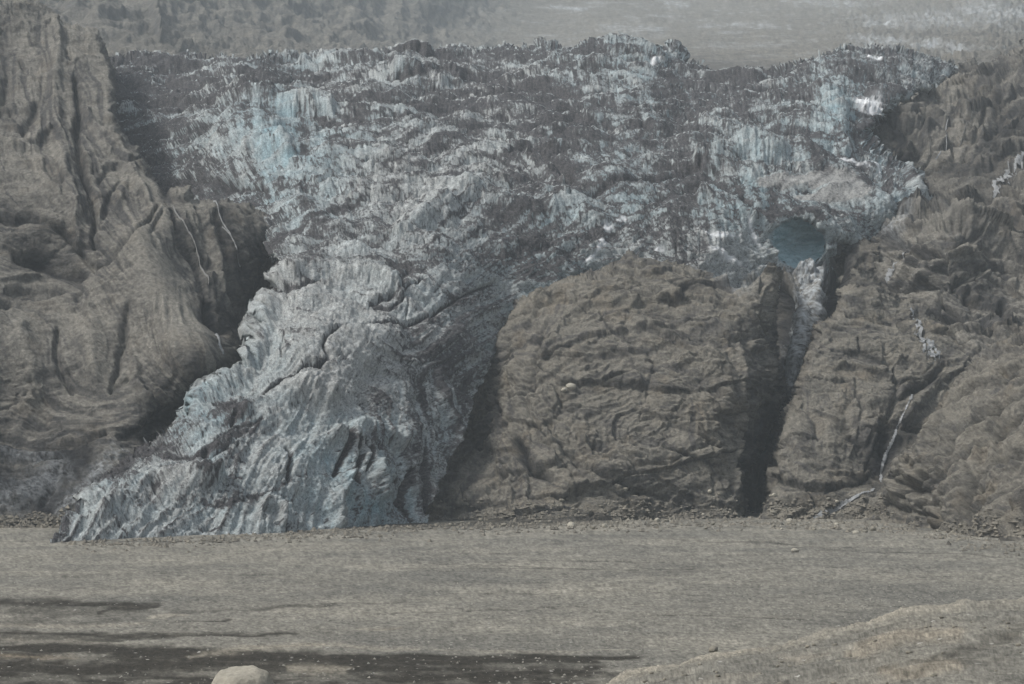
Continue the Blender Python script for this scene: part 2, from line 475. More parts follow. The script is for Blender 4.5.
h = fbm(qq, 14, 5, 3, .6, (2, 1, 1))*1.7+fbm(qq, 3., 4, 7, .7, (1.6, 1, 1))*.5
mo.W[..., 2] += np.where(mo.Y < 700, h*np.clip(tt/10, .15, 1)*np.clip(mo.D/250, .2, 1), 0); mo.finish()
pale = sstep(12, 0, tt)*.5 + strokes([([(600, 684), (680, 660), (760, 650)], 5, .5), ([(850, 625), (900, 612), (960, 606)], 5, .3), ([(700, 684), (760, 676)], 3, .4)], mo.X, mo.Y)
rust = strokes([([(850, 655), (900, 640), (960, 636)], 9, .35), ([(880, 672), (960, 668)], 6, .3), ([(780, 662), (830, 655)], 4, .2)], mo.X, mo.Y, True, wob, wob)
wet = strokes([([(900, 680), (960, 655), (1030, 625)], 9, .5), ([(820, 675), (900, 668), (1020, 660)], 5, .42), ([(740, 654), (760, 645), (770, 641)], 3, .5)], mo.X, mo.Y, True, wob, wob)
wet += sstep(.1, .5, fbm(qq, 12, 6, 31, .7, (2.5, 1, 1)))*.42*sstep(8, 40, tt)
pale = pale+sstep(.15, .5, fbm(qq, 8, 5, 35, .7, (2, 1, 1)))*.6
grid_mesh('moraine', mo.W, mo.mask, {'wet': wet, 'pale': pale*.7, 'rust': rust}, M_plain, 'structure')

# ================================================================== mountain behind everything
xs = np.concatenate([np.arange(-900, -40, 30), np.arange(-40, 1065, 1.4), np.arange(1070, 1900, 30)])
ys = np.concatenate([np.arange(-400, -30, 30), np.arange(-30, 110, 1.1), np.arange(110, 560, 14)])
mt = Patch(0, 0, 0, 0, 1, [
    (60, 50, 2700), (120, 50, 2700), (200, 50, 3000), (330, 45, 3600), (430, 45, 4600), (520, 40, 5200), (60, -10, 3300), (200, -10, 3900), (330, -20, 4800), (450, -20, 5600),
    (560, 0, 6300), (700, 0, 6600), (850, 0, 6200), (1024, 0, 5200), (640, 40, 4600), (760, 50, 3900), (760, 90, 2700), (700, 75, 3000), (880, 50, 3300), (1000, 40, 3300), (900, 20, 4700), (1000, 15, 4400),
    (640, 120, 2100), (400, 120, 2000), (150, 120, 1800), (900, 120, 2050), (1100, 60, 2800), (1300, 100, 2100), (1300, -100, 4500), (1900, -300, 4500), (1900, 300, 1700),
    (-200, 100, 1900), (-300, -50, 3000), (-900, 200, 1500), (-900, -300, 3600), (500, -300, 8500), (500, 300, 1500), (200, 300, 1350), (800, 300, 1500), (1100, 300, 1500),
    (500, 560, 1250), (0, 560, 1150), (1100, 560, 1300), (-900, 560, 1200), (1900, 560, 1400)], 80, xs=xs, ys=ys)
mt.D = np.maximum(mt.D, np.where((mt.X > -60) & (mt.X < 1100), np.interp(mt.Y, [45, 80, 110, 150, 240, 560], [0, 2300, 2000, 1800, 1550, 1300]), 0))
mt.base(); W = mt.W
rgt = sstep(430, 560, mt.X)
up = (mt.Y < 115)
h = np.zeros(mt.X.shape)
gul = fbm(W, 190, 6, 3, .55, (.7, 1.8, 1.6), 'r')*45*(1-rgt)
hum = (fbm(W, 150, 6, 5, .6, (2.5, 2.5, 1), 'b')*14)*rgt
sers = sstep(770, 860, mt.X-mt.Y*.6)*rgt*sstep(75, 55, mt.Y)
hum += sers*(fbm(W, 40, 4, 8, .6, (1, 2, 1.6), 'b')*18)
h = gul+hum
h += strokes([([(150, 0), (190, 2), (130, 3), (150, 18), (158, 45)], 5, 20), ([(60, 10), (90, 26), (120, 20)], 5, 14)], mt.X, mt.Y)
mt.push(h); mt.finish()
nz = mt.N2[..., 2]
pale = strokes([([(70, 14), (100, 20), (95, 2), (130, 2), (148, 14), (158, 34)], 3.5, .6), ([(170, 38), (220, 44), (260, 40)], 4, .35), ([(220, 15), (250, 20)], 7, .3)], mt.X, mt.Y)
pale += (1-rgt)*sstep(.05, .5, fbm(W, 90, 5, 14, .6, (.6, 1.5, 1.2)))*.6
q = W*np.array([1, 1, 1])
ice = rgt*strokes([([(550, 6), (575, 9), (590, 10)], 2, .9), ([(625, 15), (640, 22)], 2, .5), ([(665, 2), (690, 5)], 2.5, .7), ([(600, 28), (660, 32), (640, 24)], 5, .5), ([(690, 26), (740, 24), (790, 27)], 2, .55),
                   ([(780, 2), (860, 6), (830, 0)], 4, .45), ([(870, 22), (930, 18), (1000, 22)], 9, .6), ([(960, 8), (1024, 14)], 9, .65), ([(850, 38), (910, 42), (960, 48)], 5, .75), ([(880, 20), (930, 26)], 4, .5), ([(700, 44), (780, 46)], 3, .25)],
                  mt.X, mt.Y, True, fbm(W, 40, 4, 2)*8, fbm(W, 40, 4, 12)*5)
ice = ice*sstep(-.35, .25, fbm(W, 32, 4, 22, .7, (1, 2, 1)))
ice = ice + rgt*.45*sstep(.05, .45, fbm(W, 60, 5, 24, .7, (3.5, 3, .6)))
ice = ice*up
dark = (rgt*strokes([([(560, 60), (700, 64), (780, 66)], 8, .4), ([(860, 34), (900, 33), (1000, 34)], 2, .3)], mt.X, mt.Y))
grid_mesh('mountain', mt.W, mt.mask, {'dark': dark, 'pale': pale, 'ice': ice, 'streak': np.clip(.5+.22*rgt*up+fbm(W, 45, 5, 91, .7, (2, 2, .8))*.5, 0, 1)}, M_mount, 'structure')

# ================================================================== glacier
GP = [(50, 541, 772), (120, 538, 798), (200, 535, 822), (300, 531, 860), (350, 527, 899), (420, 522, 955), (470, 520, 985), (40, 575, 755), (350, 580, 860), (60, 490, 860), (100, 480, 865), (-40, 540, 800), (-60, 430, 950),
      (200, 460, 870), (300, 460, 905), (400, 460, 965), (160, 420, 930), (200, 400, 945), (300, 400, 950), (400, 400, 1000), (470, 400, 1060),
      (250, 345, 1000), (350, 340, 1005), (450, 330, 1075), (270, 280, 1075), (350, 280, 1080), (450, 270, 1130), (550, 270, 1190), (500, 300, 1160), (600, 250, 1215), (700, 250, 1222), (560, 330, 1190), (620, 330, 1220), (500, 420, 1080), (500, 520, 1010),
      (200, 240, 1250), (280, 220, 1180), (400, 200, 1210), (520, 200, 1250), (650, 200, 1270), (740, 200, 1270), (820, 200, 1300), (900, 200, 1340), (760, 250, 1248), (840, 250, 1290), (730, 275, 1228),
      (150, 150, 1420), (250, 150, 1330), (380, 140, 1340), (520, 140, 1370), (660, 140, 1390), (790, 150, 1385), (860, 150, 1420), (920, 150, 1500),
      (110, 70, 1600), (250, 80, 1530), (400, 80, 1560), (550, 80, 1570), (650, 80, 1580), (740, 100, 1540), (840, 90, 1560), (920, 80, 1680), (990, 90, 1800),
      (100, 30, 1760), (300, 45, 1780), (420, 45, 1780), (540, 38, 1760), (620, 32, 1760), (700, 55, 1760), (760, 55, 1760), (850, 45, 1760), (940, 55, 1850), (850, 10, 1950), (500, 0, 2000), (200, 10, 1950), (700, 270, 1215), (870, 300, 1330), (1000, 200, 1650)]
g = Patch(-50, 960, 18, 584, .85, GP, 26)
top = [(-60, 60), (60, 56), (130, 52), (200, 55), (300, 54), (375, 51), (440, 46), (490, 45), (530, 42), (545, 38), (560, 44), (600, 42), (618, 38), (632, 37), (645, 46), (660, 50), (672, 47), (684, 50), (690, 60), (712, 64), (735, 70), (755, 66), (768, 72), (790, 62), (800, 58), (830, 52), (850, 48), (872, 44), (895, 48), (925, 52), (950, 60), (965, 70)]
rightE = [(965, 70), (935, 90), (900, 100), (886, 118), (868, 132), (880, 150), (915, 172), (921, 182), (919, 205), (900, 214), (908, 228), (890, 246), (860, 250), (835, 240)]
poly = [(100, 60), (130, 52)]+top[3:]+rightE[1:]+[(835, 300), (780, 300), (740, 300), (660, 300), (620, 310), (560, 325), (525, 335), (500, 345), (480, 388), (463, 430), (451, 460), (433, 490), (425, 520), (426, 590), (30, 590), (50, 541), (62, 520), (80, 500), (104, 478), (128, 452), (165, 428), (188, 412), (194, 398), (218, 380), (250, 356), (262, 320), (268, 285), (272, 262), (255, 232), (100, 232)]
sil_r = rightE
g.cut(poly, [top, sil_r, [(80, 500), (104, 478), (128, 452), (165, 428), (188, 412), (194, 398), (218, 380), (250, 356), (262, 320), (268, 285), (272, 262)]], roll=70, e=7, wob=3.5, wsc=9, seed=3)
# hollow of the ice cave and the chute below it
cav = ((g.X-799)/27.)**2+((g.Y-243)/25.)**2
cavm = sstep(1.08, .88, cav+fbm(np.stack([g.X, g.Y, g.X*0], -1), 11, 4, 5, .6)*.32)
g.D += cavm*(8+20*np.clip(1-cav, 0, 1))
W = g.base()
Q = np.stack([g.X, g.Y, g.X*0], -1)
# streak directions seen over the ice (vector per place)
FD = [(300, 60, 1, .03), (150, 80, 1, -.2), (200, 90, 1, -.25), (450, 80, 1, .1), (380, 110, 1, .05), (520, 100, 1, .1), (600, 60, .1, 1), (620, 110, .2, 1), (700, 150, .1, 1), (850, 90, 0, 1), (800, 130, .1, 1), (840, 170, .8, 1), (900, 190, 0, 1),
      (720, 205, .3, 1), (760, 215, .5, 1), (650, 190, 1, -.3), (540, 165, 1, .7), (400, 150, 1, -.35), (350, 200, 1, -.6), (270, 140, .2, 1), (240, 190, .3, 1), (300, 220, 1, -.6), (430, 220, 1, -.7), (500, 250, 1, -.5), (330, 262, 1, -.05), (290, 300, 1, .15), (250, 330, .1, 1), (360, 300, 1, .2),
      (380, 350, 1, .5), (430, 290, 1, .7), (450, 340, 1, -.7), (440, 400, .2, 1), (400, 450, 0, 1), (350, 480, .1, 1), (320, 430, .5, -1), (270, 400, 1, -.7), (220, 390, 1, -.5), (200, 450, 1, -.6), (120, 500, 1, -.8), (250, 480, .35, -1), (180, 520, 1, -1), (300, 510, .1, 1), (400, 510, .05, 1), (560, 210, 1, -.4), (600, 240, 1, -.5), (700, 250, .1, 1), (20, 480, .3, 1), (680, 90, .4, 1), (740, 90, .3, 1)]
A2 = [(x, y, math.cos(2*math.atan2(b, a)), math.sin(2*math.atan2(b, a))) for x, y, a, b in FD]
fx = idw([(a[0], a[1], a[2]) for a in A2], g.X, g.Y, 4); fy = idw([(a[0], a[1], a[3]) for a in A2], g.X, g.Y, 4)
turn = fbm(Q, 45, 3, 8)*1.5
cx, sx_ = np.cos(turn), np.sin(turn)
fx, fy = fx*cx-fy*sx_, fx*sx_+fy*cx
L1 = lic((fx, fy), 1.6, 11, 1, 3); L2 = lic((fx, fy), 3.6, 22, 1, 4); L3 = lic((fx, fy), 9, 34, 1, 5)
# transverse crevasses, across the streaks
L4 = lic((-fx, -fy), 3.2, 13, 1, 6)
tongue = sstep(205, 330, g.Y+.18*(300-g.X)*0)*sstep(560, 420, g.X)
fall = 1-tongue
big_l = fbm(W, 70, 3, 11, .5, (1, 1, 1), 'b')
ser = fbm(W, 17, 4, 12, .62, (1, 1, 1.5), 'b'); ser2 = fbm(W, 17, 3, 19, .6, (1.6, 1, .8), 'r')
f1, f2, cid = worley(W+fbm(W, 20, 2, 3)[..., None]*6, 13, 2, (1, 1.2, 1.5))
zt = W[..., 2]/30.+fbm(W, 95, 5, 61, .55)*2.6
ft = zt-np.floor(zt)
terr = sstep(0, .72, ft)-sstep(.78, 1.0, ft)            # benches with steep broken fronts
zs = W[..., 2]/11.+fbm(W, 38, 4, 63, .55)*2.2
fs = zs-np.floor(zs)
terr2 = sstep(0, .7, fs)-sstep(.76, 1.0, fs)
patchy = sstep(-.25, .3, fbm(W, 45, 3, 66))
amp = .35+.9*patchy
fa, ea = facets(W+fbm(W, 14, 2, 73)[..., None]*4, 12, 81, (1.2, 1, .9)); fb, eb = facets(W, 5.5, 82, (1.2, 1, .9)); fc_, ec = facets(W, 2.6, 83, (1.2, 1, 1))
L5 = lic((-fx, -fy), 1.7, 4, 1, 8); L6 = lic((fx, fy), 6, 60, 1, 9)
ang = fa*4.2*(fall*amp+.30*tongue)+fb*2.2*(.55*fall+.45*tongue)+fc_*1.1-sstep(.06, 0, ea)*.9-sstep(1.3, 2.2, L5)*1.3
fine_ = fbm(W, 2.2, 2, 72, .8)
h = ang*.40 + fine_*.3 + big_l*9 + fbm(W, 26, 3, 95)*4.5*fall + fall*((terr-.5)*1.6 + (terr2-.5)*.7*amp + amp*(.35+.45*sstep(640, 740, g.X))*(ser*.9 + ser2*.8 + (cid-.5)*1.0 - sstep(.14, 0, f2-f1)*1.0 + L2*.35 + L1*.30 + L4*.3)) \
    + tongue*(L6*.55 + sstep(-.2, .5, L6)*0 + L3*.16 + L2*.14 + L1*.15 + ser*.4 + L4*.15 + (terr2-.5)*.7)+fbm(W, 5, 3, 71, .7)*.6
crev = [  # dark cracks and channels on the tongue
    ([(232, 400), (245, 397), (268, 392), (282, 384), (297, 378), (304, 371), (320, 367), (328, 362), (322, 352), (325, 342), (333, 334), (346, 328), (352, 322), (385, 323), (405, 320), (430, 312), (450, 302), (480, 286), (497, 280)], 2.0, -3.2),
    ([(255, 290), (275, 286), (300, 283), (318, 277)], 3, -3), ([(372, 299), (384, 294), (398, 290), (408, 282), (424, 274)], 2.0, -2.5), ([(375, 300), (390, 303), (402, 297), (408, 288)], 1.8, -2),
    ([(400, 255), (412, 262), (402, 270), (404, 282)], 3, -2.5), ([(283, 330), (280, 345), (281, 358)], 1.4, -2), ([(408, 290), (409, 315)], 1.2, -1.5),
    ([(345, 430), (347, 445), (341, 462), (335, 475)], 3, -5), ([(287, 448), (290, 462), (288, 480)], 3, -4), ([(354, 444), (358, 458), (352, 478), (358, 490)], 2.2, -4), ([(396, 470), (398, 490)], 1.8, -3.5), ([(437, 430), (442, 452), (447, 462)], 2.5, -4), ([(290, 505), (286, 530)], 2, -3.5), ([(362, 443), (368, 455), (362, 475)], 1.6, -3),
    ([(410, 470), (405, 500), (412, 520)], 3, -4), ([(425, 440), (420, 480), (425, 515)], 3, -4),
    ([(160, 470), (200, 452), (240, 440)], 2, -2), ([(130, 452), (165, 452), (200, 448), (215, 438), (235, 425), (262, 418)], 2.5, -3), ([(215, 405), (240, 408), (232, 420)], 3, -3),
    ([(510, 150), (525, 146), (540, 150), (556, 163), (572, 174)], 4, -6), ([(340, 58), (430, 54), (470, 60)], 3, -3), ([(390, 78), (470, 76), (520, 82)], 3, -4), ([(330, 106), (400, 102), (460, 108)], 3.5, -4), ([(490, 95), (540, 85), (580, 95)], 4, -4),
    ([(700, 175), (740, 190), (765, 215), (775, 240)], 4, -3), ([(640, 205), (680, 190), (700, 180)], 4, -3), ([(180, 105), (240, 95), (300, 80), (330, 74)], 4, -5), ([(150, 190), (200, 180), (260, 185)], 5, -5),
    ([(590, 190), (640, 178), (700, 165)], 4, -5)]
lump = [([(262, 278), (310, 266), (380, 272), (400, 288)], 9, 6), ([(250, 360), (262, 320), (268, 285)], 9, 7), ([(165, 416), (215, 388), (250, 372)], 9, 7), ([(240, 410), (300, 395), (330, 400)], 12, 6), ([(100, 520), (150, 480), (220, 470)], 14, 7),
        ([(330, 440), (365, 430), (400, 440)], 12, 6), ([(345, 480), (335, 500), (340, 525)], 8, 6), ([(372, 470), (378, 500)], 6, 6), ([(260, 510), (275, 500), (285, 525)], 7, 5), ([(250, 150), (275, 140), (290, 160)], 12, 8), ([(220, 100), (260, 95), (330, 110)], 10, 8),
        ([(395, 72), (430, 76), (460, 80)], 6, 9), ([(610, 45), (640, 50), (660, 60)], 9, 4), ([(530, 155), (550, 172), (562, 185)], 6, 7), ([(700, 195), (740, 205), (770, 225)], 7, 7), ([(820, 85), (840, 110), (846, 150)], 10, 5), ([(700, 160), (740, 150), (780, 155)], 10, 8),
        ([(905, 175), (915, 200)], 6, 8), ([(520, 175), (470, 190), (400, 230)], 12, 6), ([(300, 60), (370, 62), (430, 52)], 5, 7), ([(800, 70), (870, 66), (930, 70)], 8, 3)]
wx = fbm(Q, 16, 4, 1)*7; wy = fbm(Q, 16, 4, 6)*7
cr = strokes(crev, g.X, g.Y, True, wx*.35, wy*.35); lu = strokes(lump, g.X, g.Y, True, wx, wy)
platform = strokes([([(762, 182), (800, 178), (850, 180), (862, 190), (800, 196)], 9, 1.0)], g.X, g.Y, True, wx*.5, wy*.5)
calm = 1-.8*np.clip(cavm, 0, 1)-.85*np.clip(platform, 0, 1)
rim = np.exp(-((cav-1.45)/.35)**2)*(g.Y < 250)
h = (h*calm+(cr+lu)*(1-cavm)+rim*1.2)*(1-.6*np.clip(cavm, 0, 1))
g.push(h*sstep(14, 0, 0*h), 0.12)
g.finish()
nz = g.N2[..., 2]
hc = h-blur(h, 30)
TM = [(150, 80, .74), (130, 150, .8), (200, 70, .62), (250, 62, .62), (300, 110, .36), (270, 150, .2), (225, 130, .38), (180, 160, .75), (250, 190, .6), (300, 240, .5), (350, 80, .5), (450, 70, .55), (420, 56, .42), (500, 90, .58), (560, 110, .74), (480, 130, .36),
      (400, 180, .24), (350, 200, .3), (535, 160, .62), (600, 150, .4), (625, 55, .3), (600, 90, .4), (680, 110, .62), (740, 100, .62), (660, 150, .5), (700, 185, .66), (640, 200, .5), (750, 150, .3), (800, 80, .4), (840, 110, .2), (760, 72, .6), (720, 66, .6), (900, 60, .45), (880, 110, .9), (865, 130, .8),
      (880, 165, .5), (905, 190, .4), (725, 235, .25), (720, 258, .3), (750, 255, .35), (690, 240, .5), (650, 240, .55), (600, 240, .5), (540, 240, .78), (500, 245, .6), (450, 245, .3), (300, 300, .15), (250, 370, .16), (350, 300, .14), (420, 295, .3), (475, 310, .62), (420, 340, .56), (450, 400, .68), (470, 360, .66), (400, 400, .48), (430, 480, .62),
      (330, 380, .12), (280, 430, .12), (300, 480, .2), (200, 400, .22), (150, 440, .66), (240, 415, .5), (150, 470, .3), (100, 520, .24), (200, 520, .24), (380, 500, .42), (60, 480, .9), (20, 450, .9), (30, 530, .8), (110, 455, .85), (215, 440, .4), (240, 350, .2), (262, 250, .6), (500, 280, .5), (560, 210, .4), (580, 60, .5), (540, 45, .45), (810, 150, .36), (810, 186, .55), (780, 120, .5), (730, 205, .4)]
tm = idw(TM, g.X, g.Y, 4, 14)
pat = [([(505, 155), (520, 148), (540, 150), (556, 162), (572, 176)], 4.5, .9), ([(515, 165), (522, 178), (536, 185)], 6, .7), ([(510, 240), (530, 236), (548, 234)], 8, .6), ([(500, 255), (530, 250)], 5, .4), ([(205, 497), (230, 500), (250, 492), (270, 488)], 5, .85), ([(200, 523), (222, 520), (212, 526)], 2.5, .8),
       ([(150, 452), (190, 447), (222, 440), (262, 420)], 3, .8), ([(215, 404), (235, 403), (245, 412), (225, 420)], 5, .7), ([(125, 480), (140, 484)], 4, .5), ([(155, 490), (160, 488)], 3, .8), ([(198, 474), (208, 472)], 3.5, .8), ([(120, 515), (123, 512)], 3, .7), ([(270, 490), (295, 480)], 2, .6), ([(112, 480), (130, 478)], 3, .6), ([(75, 500), (100, 470), (135, 450), (170, 440)], 4, .6),
       ([(352, 444), (370, 440), (378, 452)], 4, .5), ([(318, 476), (345, 474), (352, 470)], 3, .5), ([(390, 78), (440, 70), (470, 76)], 2.5, .7), ([(395, 105), (450, 102), (470, 106)], 3, .8), ([(490, 94), (535, 84), (575, 92)], 3.5, .8), ([(385, 262), (410, 258), (440, 262)], 5, .6), ([(300, 250), (320, 246)], 5, .6),
       ([(370, 298), (392, 301), (404, 290)], 2, .7), ([(330, 120), (390, 112), (440, 118)], 3, .5), ([(200, 205), (262, 200)], 6, .5), ([(560, 110), (545, 125), (590, 120)], 10, .5), ([(855, 122), (890, 128), (880, 140)], 6, .8), ([(640, 208), (690, 200), (700, 185)], 6, .6), ([(765, 230), (775, 200), (770, 175)], 4, .5), ([(520, 57), (570, 58), (600, 46)], 5, .5), ([(140, 180), (180, 195), (230, 200)], 8, .5),
       ([(435, 350), (460, 380), (455, 430)], 10, .4), ([(395, 345), (410, 370), (430, 400)], 4, .4), ([(470, 290), (430, 318), (410, 345)], 6, .35)]
ash = tm*.88 + strokes(pat, g.X, g.Y, True, wx, wy)*.6
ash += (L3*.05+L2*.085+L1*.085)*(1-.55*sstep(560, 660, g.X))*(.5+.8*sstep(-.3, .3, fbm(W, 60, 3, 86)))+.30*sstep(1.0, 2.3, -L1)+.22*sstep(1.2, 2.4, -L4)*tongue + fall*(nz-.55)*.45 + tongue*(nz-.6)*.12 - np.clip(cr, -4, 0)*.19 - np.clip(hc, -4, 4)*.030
ash += .34*sstep(1.2, 2.1, L5)*(.3+.7*sstep(-.2, .3, fbm(W, 40, 3, 85)))+(rng.random(h.shape)-.5)*.30+fine_*.25
ash += fbm(W, 9, 5, 33, .75, (1.7, 1, .45))*.48*(fall*.9+.35)+fbm(W, 34, 4, 34, .6, (2.2, 1, .5))*.62*fall+fall*.045+L6*((.085+.06*np.exp(-((g.Y-200)/45)**2))*fall+.07*tongue)+(nz-.5)*.25*fall
ash = ash*(1-cavm)
blue = idw([(275, 150, .9), (240, 160, .4), (190, 405, .8), (215, 395, .7), (300, 300, .12), (345, 455, .7), (290, 460, .6), (260, 460, .3), (130, 500, .4), (365, 505, .8), (300, 515, .6), (200, 520, .4), (840, 110, .75), (820, 90, .5), (720, 205, .6), (750, 190, .7), (630, 55, .55), (600, 90, .4), (700, 150, .4), (880, 190, .5), (640, 200, .5), (560, 265, .5),
            (400, 180, .12), (330, 380, .08), (420, 290, .3), (380, 350, .12), (450, 400, .3), (470, 340, .35), (350, 100, .3), (500, 130, .2), (200, 90, .35), (440, 470, .4), (700, 250, .12), (735, 255, .15), (670, 245, .2), (760, 160, .5), (330, 140, .5), (260, 330, .35), (160, 470, .3), (900, 60, .3), (740, 100, .3)], g.X, g.Y, 3.5)
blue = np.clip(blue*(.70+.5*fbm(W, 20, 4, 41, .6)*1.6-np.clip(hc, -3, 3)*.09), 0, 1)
blue = np.maximum(blue, cavm)
dust = np.clip(tongue*.40 + .2 + L3*.10+L1*.13+L2*.12 + fbm(W, 50, 3, 45)*.4, 0, .8)*(1-.8*blue)
dust = np.maximum(dust, np.clip(platform*1.3, 0, .95)); ash = ash*(1-.8*np.clip(platform, 0, 1))
dust *= (1-cavm)
snow = strokes([([(704, 232), (722, 234), (742, 232)], 2.5, .5), ([(712, 246), (728, 256), (740, 262)], 4, .55), ([(748, 216), (758, 232), (768, 248)], 2, .5), ([(606, 226), (612, 224)], 3.2, 1), ([(600, 238), (606, 240), (598, 246)], 2, .9), ([(618, 217), (626, 215)], 2, .9), ([(868, 62), (880, 62)], 2.2, .9), ([(775, 140), (785, 152)], 3, .5), ([(860, 99), (874, 102), (882, 110)], 7, 1), ([(535, 152), (548, 165)], 2.5, .5), ([(652, 62), (658, 60)], 2, .6), ([(600, 248), (585, 262)], 1.8, .7), ([(655, 246), (664, 246)], 1.6, .8), ([(840, 158), (870, 165)], 1.5, .6), ([(876, 160), (880, 168)], 1.5, .8), ([(200, 300), (195, 200)], .1, .1)], g.X, g.Y, True, wx*.5, wy*.5)
snow = np.clip(snow*1.5, 0, 1)*sstep(-.5, .1, fbm(W, 5, 3, 51, .7))
snow = np.maximum(snow, fall*sstep(.52, .62, fbm(W, 7, 4, 55, .75, (1.4, 1, 1)))*.6*(1-cavm))
g.ash = ash
cm = cavm > .5
pm = (platform > .45) & ~cm
def grow(m):
    m2 = m.copy(); m2[1:] |= m[:-1]; m2[:-1] |= m[1:]; m3 = m2.copy(); m3[:, 1:] |= m2[:, :-1]; m3[:, :-1] |= m2[:, 1:]
    return m3
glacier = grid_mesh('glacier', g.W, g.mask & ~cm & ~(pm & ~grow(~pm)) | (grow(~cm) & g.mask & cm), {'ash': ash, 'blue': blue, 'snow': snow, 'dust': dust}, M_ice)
cave = grid_mesh('ice_cave', g.W+g.N2*(L4*.5*cm)[..., None], cm & g.mask, {'z': L1}, M_cave, None, glacier)
shelf = grid_mesh('ash_shelf', g.W, pm & g.mask, {'ash': ash*.25+.34+(L4*.07), 'blue': blue*0, 'snow': snow*0, 'dust': dust*0+1}, M_ice, None, glacier)
tag(glacier, 'ash-streaked blue-grey glacier tumbling between the cliffs onto the gravel plain', 'glacier')

# ================================================================== rock helper
def rock_relief(p, lumps=(40, 9), mid=(13, 3.2), fine=(3.5, .8), strata=None, seed=0, an=(1, 1, 1), rough=1.0):
    W = p.W
    wv = np.stack([fbm(W, lumps[0]*.8, 3, seed+31), fbm(W, lumps[0]*.8, 3, seed+37), fbm(W, lumps[0]*.8, 3, seed+41)], -1)
    Ww = W + wv*lumps[0]*.35
    h = fbm(Ww, lumps[0], 3, seed+1, .45, an, 'b')*lumps[1]*.6 + fbm(W, lumps[0]*.8, 3, seed+21, .5, an)*lumps[1]*.7 + fbm(Ww, mid[0], 3, seed+2, .5, an, 'b')*mid[1]*.45
    a1 = (an[0]*1.25, an[1], an[2]*.85)
    f, e = facets(W+wv*lumps[0]*.12, mid[0]*1.5, seed+3, a1)
    p.crack = sstep(.055, .0, e)*rough
    h += (f*sstep(0, .07, e)*mid[1]*2.4 - sstep(.07, 0, e)*mid[1]*.35)*rough
    f, e = facets(W+wv*lumps[0]*.06, mid[0]*.55, seed+7, a1)
    m_ = sstep(-.2, .3, fbm(W, 30, 3, seed+27))
    h += (f*sstep(0, .12, e)*mid[1]*1.2 - sstep(.10, 0, e)*mid[1]*.2)*rough*(.35+.65*m_)
    p.crack = np.maximum(p.crack, sstep(.05, 0, e)*rough*.5*m_)
    f, e = facets(W, mid[0]*.22, seed+9, a1)
    h += f*mid[1]*.40*(.3+.7*m_)
    h += fbm(W, fine[0], 3, seed+4, .6)*fine[1]
    if strata:
        sc, amp, tx, ty = strata
        s = (W[..., 2]+W[..., 0]*tx+W[..., 1]*ty)/sc + fbm(W, sc*6, 3, seed+6)*1.6
        n = pn3(s*1.0, W[..., 0]/120., W[..., 1]/120.)+.6*pn3(s*2.7, W[..., 0]/60., W[..., 1]/60.+9)
        h += n*amp
    return h

def rock_patch(name, step, bbox, ctrl, poly, sil, feats, relief, mat, roll=90, e=10, wob=3.5, darks=(), pales=(), ices=(), c=35, extra=None, kind=None, seed=0, grain=None, gamp=(.5, .35), fk=1.0, smooth=(), turnk=2.4):
    p = Patch(bbox[0], bbox[1], bbox[2], bbox[3], step, ctrl, c)
    p.cut(poly, sil, roll, e, wob, 10, seed+3)
    p.base()
    Q = np.stack([p.X, p.Y, p.X*0], -1)
    p.wx = fbm(Q, 18, 4, seed+1)*6; p.wy = fbm(Q, 18, 4, seed+6)*6
    h = rock_relief(p, seed=seed, **relief)*(1-np.clip(strokes(smooth, p.X, p.Y, False, p.wx, p.wy), 0, .9))+strokes([(f[0], f[1], f[2]*fk) for f in feats if f[2] < 0], p.X, p.Y, True, p.wx*.5, p.wy*.5)+strokes([(f[0], f[1], f[2]*fk) for f in feats if f[2] > 0], p.X, p.Y, True, p.wx*.8, p.wy*.8)
    st = np.zeros(p.X.shape)
    if grain:
        fx = idw([(a, b, math.cos(2*math.atan2(d, c_))) for a, b, c_, d in grain], p.X, p.Y, 4)
        fy = idw([(a, b, math.sin(2*math.atan2(d, c_))) for a, b, c_, d in grain], p.X, p.Y, 4)
        turn = fbm(Q, 40, 3, seed+18)*turnk
        fx, fy = fx*np.cos(turn)-fy*np.sin(turn), fx*np.sin(turn)+fy*np.cos(turn)
        gl = 3 if turnk < 1 else 1.6
        l1 = lic((fx, fy), 2.0, 9*gl, 1, seed+3); l2 = lic((fx, fy), 5, 20*gl, 1, seed+4); l3 = lic((fx, fy), 12, 30*gl, 1, seed+5)
        gm = 1 if turnk < 1 else sstep(-.3, .35, fbm(p.W, 50, 3, seed+19))*.8+.2
        h = h + gm*(l2*gamp[0]*.55+l1*gamp[1]*.6+l3*gamp[0]*.8-sstep(1.3, 2.4, -l2)*gamp[0]*1.6)
        st = np.clip(.5+l1*.16+l2*.15+l3*.1+fbm(p.W, 9, 5, seed+20, .75)*.5, 0, 1)
    if extra is not None: h = extra(p, h)
    h = h*(1-.6*p.edge)
    p.push(h); p.finish()
    hc = h-blur(h, 14)
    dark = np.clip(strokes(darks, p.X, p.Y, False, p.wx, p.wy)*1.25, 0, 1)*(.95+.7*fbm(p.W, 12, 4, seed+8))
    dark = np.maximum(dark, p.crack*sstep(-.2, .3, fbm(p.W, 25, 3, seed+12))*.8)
    pale = np.clip(strokes(pales, p.X, p.Y, True, p.wx, p.wy), 0, 1)*(.7+.6*fbm(p.W, 8, 4, seed+9))
    ice = np.clip(strokes(ices, p.X, p.Y, False, p.wx*1.5, p.wy*1.5), 0, 1)*sstep(-.35, .25, fbm(p.W, 4, 4, seed+10, .8))
    p.o = grid_mesh(name, p.W, p.mask, {'dark': np.clip(dark, 0, 1), 'pale': np.clip(pale, 0, 1), 'ice': np.clip(ice, 0, 1), 'streak': st}, mat, kind)
    return p

